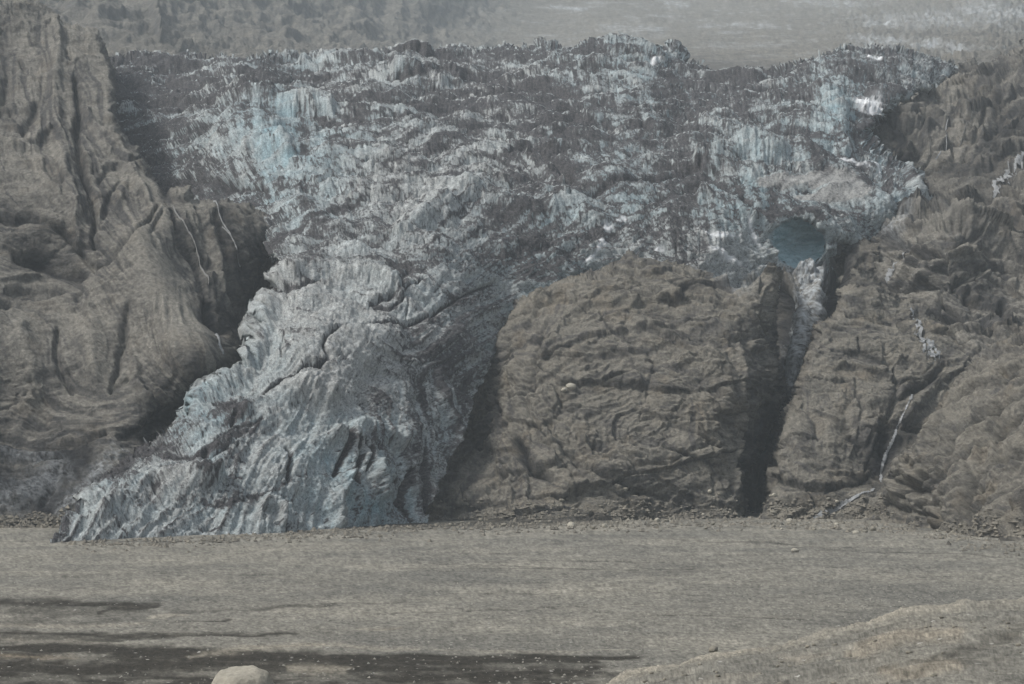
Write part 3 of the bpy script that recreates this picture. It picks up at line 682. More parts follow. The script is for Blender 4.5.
# ================================================================== cliff on the left
lc = rock_patch('cliff', .95, (-110, 285, -30, 560),
    [(-110, 540, 880), (-110, 430, 900), (0, 430, 968), (60, 430, 965), (110, 432, 960), (0, 480, 925), (0, 535, 890), (60, 540, 890), (100, 500, 900), (60, 480, 925), (150, 420, 975), (190, 385, 990), (215, 345, 1005), (100, 380, 990), (0, 380, 985), (40, 340, 1010), (100, 330, 1020), (150, 300, 1035), (160, 350, 1000),
     (0, 300, 1030), (140, 240, 1085), (90, 260, 1090), (40, 265, 1090), (0, 220, 1110), (120, 200, 1150), (60, 200, 1130), (160, 200, 1150), (195, 250, 1120), (225, 290, 1105), (250, 250, 1150), (265, 215, 1190), (200, 205, 1160), (235, 330, 1075), (270, 270, 1170),
     (110, 150, 1230), (60, 130, 1260), (0, 120, 1260), (140, 160, 1230), (115, 90, 1370), (60, 60, 1420), (0, 60, 1420), (50, 15, 1540), (0, 0, 1520), (-100, 0, 1500), (-110, 150, 1200), (-110, 300, 1000), (90, 40, 1500), (60, -25, 1640), (0, -30, 1600), (285, 200, 1240), (285, 380, 1100), (170, 440, 990), (285, 560, 1050)],
    [(-115, -15), (0, -8), (30, -6), (48, 6), (62, 18), (80, 24), (100, 30), (112, 60), (118, 85), (117, 118), (122, 132), (138, 146), (147, 160), (156, 178), (166, 192), (178, 186), (192, 184), (194, 200), (215, 198), (250, 202), (268, 208), (272, 240), (262, 275), (256, 300), (254, 330), (250, 350), (225, 372), (195, 395), (190, 410), (165, 432), (152, 452), (100, 500), (70, 560), (-115, 560)],
    [[(0, -8), (30, -6), (48, 6), (62, 18), (80, 24), (100, 30), (112, 60), (118, 85), (117, 118), (122, 132), (138, 146), (147, 160), (156, 178), (166, 192), (178, 186), (192, 184), (194, 200), (215, 198), (250, 202), (268, 208)]],
    [ # gullies
     ([(76, 75), (80, 110), (76, 135), (78, 155), (86, 178), (92, 190), (94, 215), (92, 245)], 3.5, -12), ([(38, 105), (30, 120), (24, 135)], 5, -9), ([(8, 75), (4, 95), (0, 110)], 6, -10), ([(20, 60), (30, 72), (40, 62)], 4, -6), ([(66, 50), (70, 62)], 3, -6),
     ([(45, 165), (55, 176), (68, 180)], 4, -7), ([(0, 214), (15, 218), (30, 214), (50, 222), (66, 232)], 4.5, -9), ([(66, 232), (80, 252), (95, 268), (108, 262), (122, 244), (140, 228), (158, 206)], 3, -8), ([(20, 256), (50, 260), (78, 272)], 9, -12), ([(10, 285), (40, 292), (60, 290)], 5, -8), ([(0, 305), (12, 300)], 6, -8),
     ([(100, 178), (108, 168), (128, 165), (140, 158)], 3, -5), ([(100, 230), (108, 200), (120, 180)], 3, -5), ([(57, 325), (56, 345), (60, 372), (70, 388)], 3.5, -7), ([(110, 390), (118, 365), (122, 335), (128, 305)], 3.5, -7), ([(80, 290), (76, 300)], 3, -5), ([(112, 388), (128, 378)], 3, -5), ([(25, 395), (60, 405), (90, 412)], 6, -5),
     ([(172, 210), (180, 235), (196, 260), (208, 290), (212, 310), (222, 340)], 3, -8), ([(215, 215), (225, 250), (232, 280), (240, 305)], 4, -8), ([(208, 300), (215, 320), (226, 330)], 7, -9), ([(240, 250), (246, 290)], 4, -7), ([(195, 210), (206, 245), (216, 270)], 2.5, -4), ([(162, 212), (150, 235)], 2.5, -5),
     ([(-60, 438), (0, 437), (30, 444), (60, 446), (90, 440), (105, 436)], 5, -9), ([(-60, 456), (20, 460), (80, 456)], 4, -6), ([(120, 440), (150, 425), (168, 408)], 6, -6), ([(40, 500), (60, 470), (90, 480)], 4, -4),
     # ribs
     ([(56, 20), (58, 50), (54, 90), (58, 130), (64, 165), (74, 200), (80, 240)], 7, 9), ([(88, 115), (100, 130), (118, 150), (134, 175), (148, 200)], 7, 8), ([(118, 205), (124, 180), (135, 172)], 5, 5), ([(0, 145), (20, 146), (36, 138), (48, 128)], 5, 8), ([(0, 30), (30, 22), (50, 20)], 4, 5), ([(20, 140), (40, 155), (60, 190)], 8, 5),
     ([(140, 240), (150, 280), (170, 330), (190, 370)], 22, 10), ([(90, 310), (90, 350), (95, 380)], 14, 8), ([(20, 330), (30, 370), (30, 400)], 16, 7), ([(205, 215), (220, 260), (226, 290)], 3, 4), ([(182, 215), (200, 260)], 3, 4), ([(135, 360), (138, 385), (150, 400)], 5, 6), ([(100, 210), (104, 240), (98, 262)], 6, 5), ([(40, 215), (60, 222)], 5, 5)],
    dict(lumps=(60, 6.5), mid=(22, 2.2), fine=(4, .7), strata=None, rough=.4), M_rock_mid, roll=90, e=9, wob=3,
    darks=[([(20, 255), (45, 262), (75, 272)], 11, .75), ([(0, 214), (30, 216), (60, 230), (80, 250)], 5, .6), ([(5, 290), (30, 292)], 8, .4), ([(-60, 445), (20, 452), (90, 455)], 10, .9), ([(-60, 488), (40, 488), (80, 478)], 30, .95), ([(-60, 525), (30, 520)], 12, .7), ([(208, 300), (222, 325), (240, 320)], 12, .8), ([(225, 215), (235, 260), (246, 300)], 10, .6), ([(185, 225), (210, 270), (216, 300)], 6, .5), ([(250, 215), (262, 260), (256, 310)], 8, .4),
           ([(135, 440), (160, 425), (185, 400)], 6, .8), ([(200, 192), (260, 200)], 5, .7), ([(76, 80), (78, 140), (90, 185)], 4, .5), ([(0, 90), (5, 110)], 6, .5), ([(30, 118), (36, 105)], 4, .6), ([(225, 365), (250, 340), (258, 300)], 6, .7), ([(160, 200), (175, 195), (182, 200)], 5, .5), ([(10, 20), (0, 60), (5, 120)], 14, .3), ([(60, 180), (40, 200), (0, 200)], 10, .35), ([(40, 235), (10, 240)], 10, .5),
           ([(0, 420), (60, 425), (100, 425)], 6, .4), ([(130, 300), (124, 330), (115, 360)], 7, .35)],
    pales=[([(145, 235), (155, 280), (185, 340)], 26, .8), ([(90, 330), (95, 370), (110, 380)], 18, .6), ([(20, 330), (25, 400)], 26, .6), ([(60, 310), (110, 330), (130, 390)], 22, .5), ([(0, 145), (20, 145), (48, 130)], 2, .4), ([(185, 205), (205, 250), (212, 280)], 1.6, .7), ([(50, 22), (60, 24), (90, 28)], 3, .5), ([(0, 32), (30, 25)], 2, .4), ([(40, 216), (62, 220)], 4, .5), ([(98, 230), (92, 200)], 4, .3)],
    seed=100, ices=[([(-40, 500), (20, 490), (60, 470)], 14, .35), ([(60, 505), (90, 480), (120, 455)], 9, .5), ([(0, 452), (50, 455)], 6, .3)], fk=.55, smooth=[([(150, 235), (160, 290), (190, 350)], 34, .8), ([(20, 340), (90, 350), (100, 380)], 26, .5), ([(60, 410), (120, 410)], 16, .5)], grain=[(50, 100, .1, 1), (130, 160, .7, 1), (150, 300, .5, 1), (60, 350, .3, 1), (220, 260, .45, 1), (40, 470, 1, .05), (40, 260, 1, .3), (10, 120, .2, 1), (90, 420, 1, .1)])
tag(lc.o, 'tall gullied ash-brown cliff standing at the left side of the glacier', 'cliff')

# ================================================================== central rock
def slabs(p, h):
    c = (-.5*p.W[..., 0]+.86*p.W[..., 2]); n = fbm(p.W, 45, 4, 7)
    for sc, a in ((11., 3.0), (4.2, .6)):
        t_ = c/sc+n*(2.2 if sc > 5 else 3.5); f = t_-np.floor(t_)
        h = h+(sstep(0, .85, f)-sstep(.88, 1, f)-.5)*a*1.5
    return h
def onion(p, h):
    rr = np.hypot((p.X-640)/1.2, (p.Y-430))
    n = fbm(p.W, 40, 4, 7)
    for sc, a in ((24., 2.6), (8., .9)):
        t_ = rr/sc+n*(1.6 if sc > 10 else 3.); f = t_-np.floor(t_)
        h = h+((1-sstep(0, .85, f))+sstep(.9, 1, f)-.5)*a*sstep(-.4, .2, fbm(p.W, 60, 2, 13+int(sc)))
    return h
cr_ = rock_patch('rock_outcrop', .8, (400, 800, 235, 560),
    [(430, 530, 985), (430, 500, 1000), (500, 520, 980), (560, 520, 975), (620, 520, 985), (700, 515, 1000), (745, 515, 1010), (745, 560, 960), (430, 560, 960), (600, 560, 950), (470, 470, 1035), (520, 470, 1010), (600, 470, 1005), (680, 470, 1010), (735, 470, 1025), (755, 450, 1060), (780, 400, 1110), (785, 370, 1120), (760, 380, 1075), (738, 400, 1045),
     (495, 400, 1080), (540, 400, 1050), (620, 400, 1040), (700, 400, 1035), (490, 350, 1130), (530, 340, 1095), (600, 330, 1085), (680, 330, 1080), (730, 330, 1085), (760, 340, 1100), (770, 310, 1125), (520, 300, 1150), (560, 280, 1145), (620, 275, 1140), (680, 285, 1130), (740, 290, 1130), (770, 280, 1150), (630, 255, 1165), (700, 255, 1175), (600, 240, 1190), (770, 240, 1200), (400, 560, 960), (800, 560, 1040), (800, 300, 1200), (450, 400, 1140)],
    [(395, 545), (410, 510), (428, 480), (446, 445), (462, 405), (474, 370), (486, 345), (500, 330), (512, 302), (535, 292), (560, 278), (600, 268), (620, 256), (630, 250), (646, 258), (680, 264), (705, 268), (716, 282), (740, 284), (758, 270), (775, 262), (784, 272), (778, 300), (776, 330), (780, 355), (788, 380), (790, 400), (778, 420), (765, 450), (752, 470), (748, 490), (748, 520), (760, 540), (760, 560), (400, 560)],
    [[(486, 345), (500, 330), (512, 302), (535, 292), (560, 278), (600, 268), (620, 256), (630, 250), (646, 258), (680, 264), (705, 268)], [(784, 272), (778, 300), (776, 330), (780, 355), (788, 380), (790, 400), (778, 420), (765, 450), (752, 470), (748, 490), (748, 520)]],
    [([(540, 330), (536, 345), (533, 370), (528, 400), (530, 415), (538, 425), (560, 445), (580, 460), (600, 478), (640, 490)], 2.5, -6), ([(518, 440), (522, 455), (535, 470), (550, 480)], 5, -12), ([(575, 462), (600, 476), (630, 488), (670, 496)], 4, -6), ([(600, 454), (640, 468), (670, 464), (685, 455), (712, 440)], 2, -3.5),
     ([(640, 310), (660, 306), (676, 312), (694, 318)], 3, -5), ([(655, 320), (680, 322)], 6, -4), ([(632, 298), (660, 296), (685, 303), (700, 315), (735, 320)], 1.8, -3), ([(600, 310), (612, 328), (625, 335)], 2.5, -3), ([(690, 338), (720, 336), (745, 340), (770, 350)], 1.8, -3), ([(648, 350), (656, 362), (672, 352)], 3, -3), ([(655, 362), (650, 375), (645, 400), (640, 415)], 2, -3), ([(640, 418), (665, 415), (680, 406), (684, 398)], 1.8, -3.5), ([(665, 422), (700, 422), (720, 420)], 1.6, -2.5), ([(600, 436), (625, 437), (636, 425)], 1.5, -2.5),
     ([(736, 345), (740, 370), (742, 400), (742, 430), (738, 460), (735, 490)], 2.5, 6), ([(744, 375), (748, 400), (750, 430), (744, 470)], 4, -5), ([(770, 330), (764, 350), (772, 372), (780, 390)], 3, -6), ([(768, 290), (765, 310), (770, 340)], 4, -8), ([(758, 262), (765, 275), (762, 290)], 4, -9), ([(710, 440), (716, 470), (716, 500)], 1.5, -2.5), ([(668, 490), (665, 505)], 2, -2),
     ([(480, 440), (500, 430), (505, 400), (512, 370)], 3, -4), ([(460, 470), (490, 445), (500, 430)], 6, 5), ([(515, 350), (520, 390), (512, 430), (500, 470)], 8, 6), ([(500, 340), (520, 320), (545, 300)], 9, 5), ([(560, 340), (552, 370), (548, 400)], 4, 3), ([(540, 430), (560, 455), (590, 480), (625, 500)], 5, 5), ([(620, 270), (660, 272), (700, 285), (715, 300)], 8, 6), ([(630, 350), (650, 340), (690, 330), (740, 335), (760, 350)], 8, 4), ([(690, 360), (720, 370), (728, 400)], 12, 4), ([(640, 380), (630, 400)], 9, 3),
     ([(450, 500), (480, 488), (520, 495)], 8, 5), ([(575, 375), (580, 386)], 4, -4), ([(566, 384), (572, 384)], 2.5, 3), ([(560, 400), (590, 396), (610, 388)], 2, -2), ([(700, 425), (712, 440), (690, 455), (670, 470)], 2, -2.5), ([(610, 470), (640, 450), (660, 440)], 7, 3), ([(540, 400), (560, 420), (580, 440), (600, 450)], 2, -3), ([(548, 412), (570, 432), (590, 445)], 2, 2)],
    dict(lumps=(40, 4.2), mid=(16, 2.0), fine=(3, .7), strata=(9, .7, .25, .1), an=(1.3, 1, .8)), M_rock, roll=80, e=10, wob=3,
    darks=[([(518, 440), (524, 458), (540, 475)], 6, .8), ([(772, 405), (762, 425), (752, 450), (745, 490)], 8, .9), ([(640, 312), (672, 316)], 6, .3), ([(776, 300), (777, 345)], 3, .6), ([(750, 380), (756, 400)], 5, .5), ([(575, 462), (600, 477), (640, 488)], 4, .4), ([(456, 520), (600, 522), (720, 515)], 6, .5), ([(440, 500), (470, 450), (490, 420)], 10, .55), ([(480, 440), (492, 390), (495, 350)], 6, .35), ([(620, 500), (700, 508)], 6, .35), ([(765, 385), (775, 395), (768, 420)], 6, .6), ([(700, 275), (690, 292), (712, 290)], 4, .4)],
    pales=[([(700, 360), (730, 380), (728, 400)], 14, .5), ([(615, 470), (640, 456)], 6, .35), ([(560, 400), (600, 410)], 14, .25), ([(535, 430), (560, 460), (600, 490), (640, 505)], 5, .5), ([(657, 489), (665, 489)], 3, .8), ([(737, 340), (741, 400), (736, 480)], 3, .4), ([(500, 500), (540, 505)], 10, .2), ([(700, 500), (735, 505)], 8, .3), ([(655, 330), (700, 330)], 5, .3)],
    ices=[([(700, 262), (725, 262), (750, 275)], 9, .9), ([(720, 275), (745, 286)], 6, .8)],
    extra=onion, seed=200, fk=.5, grain=[(500, 400, .3, 1), (560, 440, 1, .7), (640, 300, 1, .1), (700, 350, 1, .1), (725, 430, .05, 1), (600, 400, 1, -.2), (470, 480, .5, -1), (640, 490, 1, .3), (520, 330, 1, -1), (760, 420, .2, 1)], gamp=(.28, .16))
tag(cr_.o, 'huge rounded ash-brown rock outcrop in the middle, parting the glacier from the gorge', 'rock outcrop')

# ================================================================== gorge walls and floor
gg = rock_patch('gorge', .9, (725, 880, 225, 550),
    [(730, 520, 1075), (770, 520, 1065), (745, 470, 1120), (790, 440, 1130), (790, 380, 1150), (800, 330, 1185), (800, 300, 1215), (800, 268, 1255), (770, 270, 1250), (845, 260, 1270), (845, 300, 1250), (830, 340, 1220), (825, 225, 1330), (740, 240, 1300), (880, 240, 1290), (880, 400, 1200), (880, 550, 1050), (725, 550, 1030), (775, 320, 1230)],
    [(725, 320), (768, 300), (780, 270), (800, 265), (822, 264), (836, 254), (850, 238), (880, 240), (880, 552), (725, 552)], [],
    [([(838, 250), (842, 290), (838, 330)], 9, -26), ([(776, 270), (782, 300), (785, 340)], 7, -16), ([(815, 290), (805, 330), (795, 370)], 10, 9), ([(800, 268), (812, 270)], 5, 6), ([(828, 256), (826, 300)], 2, -10), ([(745, 440), (750, 480), (742, 510)], 8, -16)],
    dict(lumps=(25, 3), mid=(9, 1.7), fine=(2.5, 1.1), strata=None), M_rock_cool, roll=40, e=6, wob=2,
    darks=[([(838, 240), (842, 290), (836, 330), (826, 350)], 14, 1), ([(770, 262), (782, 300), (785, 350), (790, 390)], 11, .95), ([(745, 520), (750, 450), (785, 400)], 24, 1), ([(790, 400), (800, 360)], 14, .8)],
    ices=[([(812, 272), (808, 300), (800, 330)], 13, 1.5), ([(800, 325), (792, 378)], 11, .95), ([(790, 266), (800, 266), (818, 270)], 4, 1.6), ([(792, 330), (790, 350)], 10, .4)],
    seed=300, grain=[(800, 300, .1, 1), (750, 450, -.2, 1), (840, 300, .05, 1)], gamp=(.6, .4), kind='structure')

# ================================================================== slopes on the right
ru = rock_patch('hillside', .95, (840, 1140, 20, 470),
    [(860, 90, 1720), (930, 75, 1780), (980, 55, 1800), (1024, 35, 1800), (1140, 10, 1800), (900, 110, 1600), (960, 110, 1600), (1024, 100, 1580), (1140, 100, 1500), (870, 140, 1530), (900, 160, 1480), (960, 150, 1480), (1024, 150, 1470), (870, 180, 1450), (920, 200, 1400), (980, 195, 1370), (1024, 190, 1350), (1140, 180, 1350),
     (900, 215, 1330), (860, 240, 1330), (850, 280, 1290), (900, 250, 1260), (950, 230, 1250), (1000, 250, 1250), (1024, 260, 1240), (1140, 260, 1200), (900, 300, 1215), (950, 300, 1180), (1000, 310, 1170), (1140, 330, 1100), (870, 330, 1210), (930, 360, 1150), (980, 350, 1120), (900, 420, 1130), (1000, 420, 1080), (1140, 470, 1000), (840, 470, 1150)],
    [(840, 120), (866, 112), (895, 108), (912, 98), (930, 82), (955, 72), (962, 62), (975, 56), (985, 66), (1000, 52), (1024, 40), (1140, -5), (1140, 475), (840, 475)],
    [[(866, 112), (895, 108), (912, 98), (930, 82), (955, 72), (962, 62), (975, 56), (985, 66), (1000, 52), (1024, 40), (1140, -5)]],
    [([(930, 95), (960, 98), (1000, 88), (1030, 84)], 6, -10), ([(900, 125), (940, 120), (962, 108), (1000, 104)], 6, -12), ([(925, 140), (940, 128), (980, 110), (1030, 80)], 7, 12), ([(880, 120), (910, 130), (920, 150), (905, 170)], 6, -12), ([(990, 140), (1000, 120), (1024, 110)], 8, -10), ([(880, 190), (930, 206), (980, 200), (1024, 186)], 7, -14),
     ([(900, 218), (930, 214), (975, 226), (1000, 240), (1024, 250)], 8, 12), ([(890, 256), (940, 256), (980, 236)], 2.5, -5), ([(930, 242), (960, 238), (980, 234)], 2.5, -6), ([(870, 300), (920, 286), (960, 280), (1000, 262), (1030, 266)], 4, -6), ([(1004, 300), (1006, 320)], 5, -8), ([(970, 285), (975, 300)], 4, -6), ([(940, 306), (955, 314), (970, 324)], 4, -6), ([(980, 324), (990, 326)], 4, -6),
     ([(914, 180), (908, 150), (916, 130)], 5, 6), ([(970, 160), (1000, 165), (1024, 160)], 8, 6), ([(990, 218), (1010, 215), (1030, 226)], 7, 7), ([(905, 310), (915, 330), (930, 352), (940, 358)], 6, -4), ([(882, 250), (892, 270), (886, 282)], 3, -4), ([(940, 160), (960, 166), (975, 140), (985, 115)], 2.5, -5)],
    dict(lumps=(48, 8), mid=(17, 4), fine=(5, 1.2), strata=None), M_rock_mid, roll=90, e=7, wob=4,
    darks=[([(860, 118), (900, 128), (905, 160), (890, 175)], 13, .8), ([(920, 128), (960, 112), (1000, 106)], 8, .7), ([(990, 150), (1010, 125), (1030, 115)], 16, .65), ([(900, 195), (950, 205), (990, 195)], 11, .75), ([(860, 215), (905, 212)], 8, .7), ([(955, 70), (975, 66), (990, 76)], 8, .6), ([(940, 306), (960, 316), (985, 326)], 6, .6), ([(1004, 295), (1005, 325)], 7, .6), ([(940, 170), (1000, 175), (1030, 165)], 12, .45), ([(850, 250), (870, 270), (880, 290)], 8, .6), ([(960, 280), (1000, 290)], 10, .3), ([(870, 180), (860, 200)], 10, .8), ([(900, 90), (930, 95)], 8, .6)],
    pales=[([(950, 100), (980, 92)], 5, .4), ([(900, 100), (930, 105)], 6, .35), ([(945, 220), (1000, 250)], 10, .3), ([(905, 290), (940, 300)], 12, .25), ([(855, 238), (878, 228)], 3, .8), ([(843, 243), (848, 240)], 2.5, .7), ([(920, 340), (1000, 340)], 14, .2)],
    ices=[([(870, 230), (895, 232), (905, 222)], 6, .5)],
    seed=400, grain=[(940, 130, 1, -.8), (1000, 160, 1, -.6), (930, 240, 1, 0), (980, 300, 1, .2), (900, 180, 1, .2), (1000, 70, 1, -.7)], gamp=(.7, .5))
tag(ru.o, 'hazy brown rocky hillside cut by dark hollows, up beyond the right buttress', 'hillside')

rb = rock_patch('rock_buttress', .85, (745, 1000, 250, 560),
    [(760, 530, 985), (800, 520, 990), (850, 520, 985), (900, 525, 960), (950, 530, 930), (760, 480, 1015), (800, 470, 1010), (850, 470, 1015), (900, 470, 1020), (790, 420, 1045), (850, 420, 1045), (900, 420, 1055), (810, 370, 1080), (850, 370, 1085), (900, 370, 1095), (840, 330, 1120), (900, 330, 1135), (850, 290, 1160), (900, 290, 1180), (850, 270, 1190), (950, 400, 1085), (960, 350, 1125), (1000, 420, 1050), (1000, 300, 1190), (950, 480, 1000), (745, 560, 950), (1000, 560, 900), (870, 560, 950)],
    [(752, 530), (762, 510), (764, 490), (766, 470), (775, 445), (778, 420), (790, 400), (798, 375), (806, 350), (816, 325), (828, 318), (836, 312), (838, 290), (848, 286), (850, 268), (868, 270), (900, 300), (930, 300), (950, 330), (985, 345), (1000, 380), (1000, 560), (752, 560)],
    [[(752, 530), (762, 510), (764, 490), (766, 470), (775, 445), (778, 420), (790, 400), (798, 375), (806, 350), (816, 325), (828, 318), (836, 312), (838, 290), (848, 286), (850, 268)], [(868, 270), (900, 300), (930, 300), (950, 330), (985, 345)]],
    [([(770, 462), (782, 478), (800, 486), (826, 490), (850, 478), (870, 474)], 3.5, -8), ([(775, 455), (790, 450), (800, 460), (820, 465)], 6, 4), ([(895, 365), (898, 385), (896, 400), (888, 420), (876, 445), (866, 470)], 3, -7), ([(895, 364), (920, 362), (945, 368)], 6, 5), ([(900, 400), (925, 385), (942, 370)], 4, -7), ([(880, 430), (900, 422), (930, 425)], 5, -9), ([(885, 440), (880, 470), (890, 450)], 9, -10),
     ([(935, 385), (915, 405), (905, 420)], 7, 6), ([(890, 485), (870, 500), (860, 520)], 3, -5), ([(900, 480), (860, 505), (840, 520)], 10, 4), ([(810, 330), (850, 338), (900, 345)], 1.6, -2.5), ([(830, 318), (880, 330)], 1.5, -2), ([(884, 350), (890, 362)], 3, -5), ([(840, 400), (830, 430), (835, 460)], 10, 4), ([(800, 400), (815, 420), (820, 440)], 3, -3), ([(855, 380), (862, 410), (856, 440)], 2.5, -3), ([(790, 430), (800, 450)], 10, 4), ([(800, 500), (780, 515)], 6, -3), ([(820, 440), (850, 455), (858, 430)], 3, 3), ([(770, 500), (790, 495)], 5, 3)],
    dict(lumps=(38, 4.0), mid=(15, 1.9), fine=(3, .7), strata=(8, .7, -.15, .1), an=(1.2, 1, .85)), M_rock, roll=80, e=9, wob=2.5,
    darks=[([(780, 476), (805, 486), (840, 486), (870, 474)], 5, .6), ([(885, 432), (878, 460), (895, 445), (915, 430)], 13, .8), ([(905, 395), (935, 380)], 4, .6), ([(800, 500), (840, 500)], 9, .3), ([(850, 272), (870, 285)], 5, .4), ([(870, 480), (890, 490)], 8, .5), ([(765, 480), (768, 510)], 4, .5)],
    pales=[([(772, 455), (785, 460)], 5, .9), ([(782, 472), (786, 474)], 3, 1), ([(830, 410), (850, 420), (840, 440)], 10, .4), ([(790, 400), (800, 430)], 12, .3), ([(920, 375), (900, 372)], 6, .3), ([(815, 330), (850, 340)], 7, .3), ([(826, 318), (838, 310), (846, 284)], 2, .6)],
    seed=500, fk=.55, grain=[(800, 350, 1, .15), (840, 420, .3, 1), (940, 400, 1, -1), (800, 480, 1, .1), (880, 330, 1, .1), (780, 430, .3, -1), (880, 500, 1, -.5)], gamp=(.28, .16))
tag(rb.o, 'angular brown rock buttress rising between the dark gorge and the thin waterfall', 'rock buttress')

rf = rock_patch('rock_ridge', .9, (865, 1180, 300, 600),
    [(870, 530, 960), (900, 535, 930), (930, 540, 870), (970, 545, 810), (1024, 549, 760), (1024, 600, 700), (870, 600, 900), (890, 480, 985), (920, 440, 965), (960, 395, 970), (1024, 335, 980), (1140, 280, 960), (940, 480, 900), (980, 450, 890), (1024, 410, 890), (1140, 380, 850), (980, 500, 845), (1024, 480, 825), (1140, 460, 780), (1140, 560, 700), (900, 505, 955)],
    [(878, 545), (884, 515), (882, 490), (900, 462), (915, 445), (935, 415), (955, 385), (975, 360), (1000, 340), (1024, 330), (1180, 250), (1180, 605), (878, 605)],
    [[(884, 515), (882, 490), (900, 462), (915, 445), (935, 415), (955, 385), (975, 360), (1000, 340), (1024, 330), (1180, 250)]],
    [([(905, 498), (935, 462), (975, 425), (1030, 395), (1080, 370)], 2.6, -6), ([(918, 508), (948, 470), (990, 438), (1040, 412), (1080, 395)], 2.2, -5), ([(935, 425), (965, 398), (1000, 375), (1040, 355)], 2.2, -5), ([(945, 440), (985, 412), (1030, 385), (1070, 365)], 5, 5), ([(975, 520), (1000, 500), (1040, 480), (1090, 460)], 2.4, -6), ([(985, 528), (1012, 508), (1050, 492), (1090, 480)], 4, 5), ([(1000, 540), (1030, 518), (1070, 503)], 2.2, -5), ([(890, 485), (915, 455), (945, 425)], 4, 5), ([(950, 520), (966, 490), (975, 478), (1000, 460), (1030, 445)], 5, -8), ([(925, 515), (935, 490), (960, 460), (1000, 430), (1030, 415)], 3, -5), ([(970, 525), (968, 505), (975, 482)], 6, -7), ([(990, 540), (1010, 530), (1030, 520)], 6, -5), ([(968, 500), (975, 482), (1000, 465)], 5, 5), ([(900, 500), (905, 480), (930, 450)], 9, 5), ([(892, 505), (920, 514), (940, 518)], 3, -3), ([(940, 410), (970, 390), (1000, 380)], 8, 4), ([(905, 485), (925, 492), (925, 505)], 4, -3), ([(1000, 370), (1030, 385)], 4, -4)],
    dict(lumps=(34, 3.4), mid=(12, 1.5), fine=(3, .6), strata=None, rough=.45), M_rock, roll=90, e=9, wob=2.5,
    darks=[([(905, 498), (935, 462), (975, 425), (1030, 395)], 1.6, .5), ([(918, 508), (948, 470), (990, 438), (1040, 412)], 1.4, .5), ([(975, 520), (1000, 500), (1040, 480)], 1.5, .6), ([(935, 425), (965, 398), (1000, 375), (1040, 355)], 1.4, .5), ([(952, 515), (966, 490)], 5, .4), ([(1005, 545), (1030, 530)], 7, .6), ([(900, 520), (940, 522)], 4, .3)],
    pales=[([(900, 495), (930, 500)], 8, .3), ([(975, 430), (1020, 400)], 12, .25), ([(985, 500), (1024, 480)], 14, .25)],
    extra=slabs, seed=600, grain=[(900, 480, 1, -.8), (1000, 450, 1, -.55), (960, 400, 1, -.8), (920, 510, 1, -.75), (1024, 350, 1, -.4), (1000, 520, 1, -.55)], gamp=(1.3, .5), turnk=.7)
tag(rf.o, 'diagonally grooved grey-brown rock ridge at the lower right, nearest the plain', 'rock ridge')

#%%THINGS
# ------------------------------------------------------------------ cave, seracs: parts of the glacier
def poly_mesh(name, verts, faces, mat, parent=None, smooth=False):
    me = bpy.data.meshes.new(name); me.from_pydata([tuple(map(float, v)) for v in verts], [], faces); me.update()
    me.materials.append(mat)
    if smooth:
        for p_ in me.polygons: p_.use_smooth = True
    o = bpy.data.objects.new(name, me); COL.objects.link(o)
    if parent is not None: o.parent = parent
    return o

# waterfalls and runnels: strands that hug the rock
def ribbon(name, patch, strands, mat, off=1.3):
    V = []; Fc = []
    for pts, w in strands:
        n = 0; tot = []
        for a, b in zip(pts, pts[1:]):
            k = max(2, int(math.hypot(b[0]-a[0], b[1]-a[1])/1.3))
            for i in range(k): tot.append((a[0]+(b[0]-a[0])*i/k, a[1]+(b[1]-a[1])*i/k))
        tot.append(pts[-1])
        jx = fbm(np.array([[i*1.0, pts[0][0], 0] for i in range(len(tot))]), 14, 3, 3)*.5
        prev = None; b0 = len(V)
        C = []
        for (x, y), j in zip(tot, jx):
            pt, nn = patch.at(x+j, y); C.append((pt, nn))
        # smooth the line a little so that the water leaps small steps
        A = np.array([c_[0] for c_ in C]); N_ = np.array([c_[1] for c_ in C])
        A0 = A.copy()
        for _ in range(8):
            A[1:-1] = (A[:-2]+A[1:-1]*2+A[2:])/4
        N_[:] = N_.mean(0)/np.linalg.norm(N_.mean(0))
        gap = ((A0-A)*N_).sum(-1); gap = np.maximum(gap, 0)
        for _ in range(3): gap[1:-1] = np.maximum(gap[1:-1], (gap[:-2]+gap[1:-1]+gap[2:])/3)
        A = A+N_*gap[:, None]
        for i in range(len(A)):
            t = A[min(i+1, len(A)-1)]-A[max(i-1, 0)]
            side = np.cross(t, N_[i]); side /= np.linalg.norm(side)+1e-9
            ww = w*.38*(.35+1.1*abs(math.sin(i*1.7+pts[0][0])*math.sin(i*.53)))*(.5+.5*math.sin(math.pi*min(1, (i+1)/6, (len(A)-i)/6)/2))
            c_ = A[i]+N_[i]*off
            V += [c_-side*ww-N_[i]*off*1.2, c_, c_+side*ww-N_[i]*off*1.2]
            if i:
                q_ = b0+3*i
                Fc += [(q_-3, q_-2, q_+1, q_), (q_-2, q_-1, q_+2, q_+1)]
    return poly_mesh(name, V, Fc, mat, None, True)

def veil(name, patch, line, w0, w1, mat, dens=.55, freq=.9, off=1.6, seed=1):
    X, Y = patch.X, patch.Y
    d, t = pl_dist(line, X, Y)
    a = np.array(line, float); dx, dy = a[-1]-a[0]; L = math.hypot(dx, dy)
    sd = ((X-a[0, 0])*dy-(Y-a[0, 1])*dx)/L
    w_ = w0+(w1-w0)*t
    n = fbm(np.stack([sd*freq/np.maximum(w_/max(w0, w1), .15), t*L*.06, X*0+seed], -1), 1.0, 3, seed, .6)
    core = 1-d/w_
    m = (d < w_) & (n+core*.35 > (.5-dens)*1.2) & patch.mask
    q_ = patch.W+patch.N2*off
    return grid_mesh(name, q_, m, {}, mat)

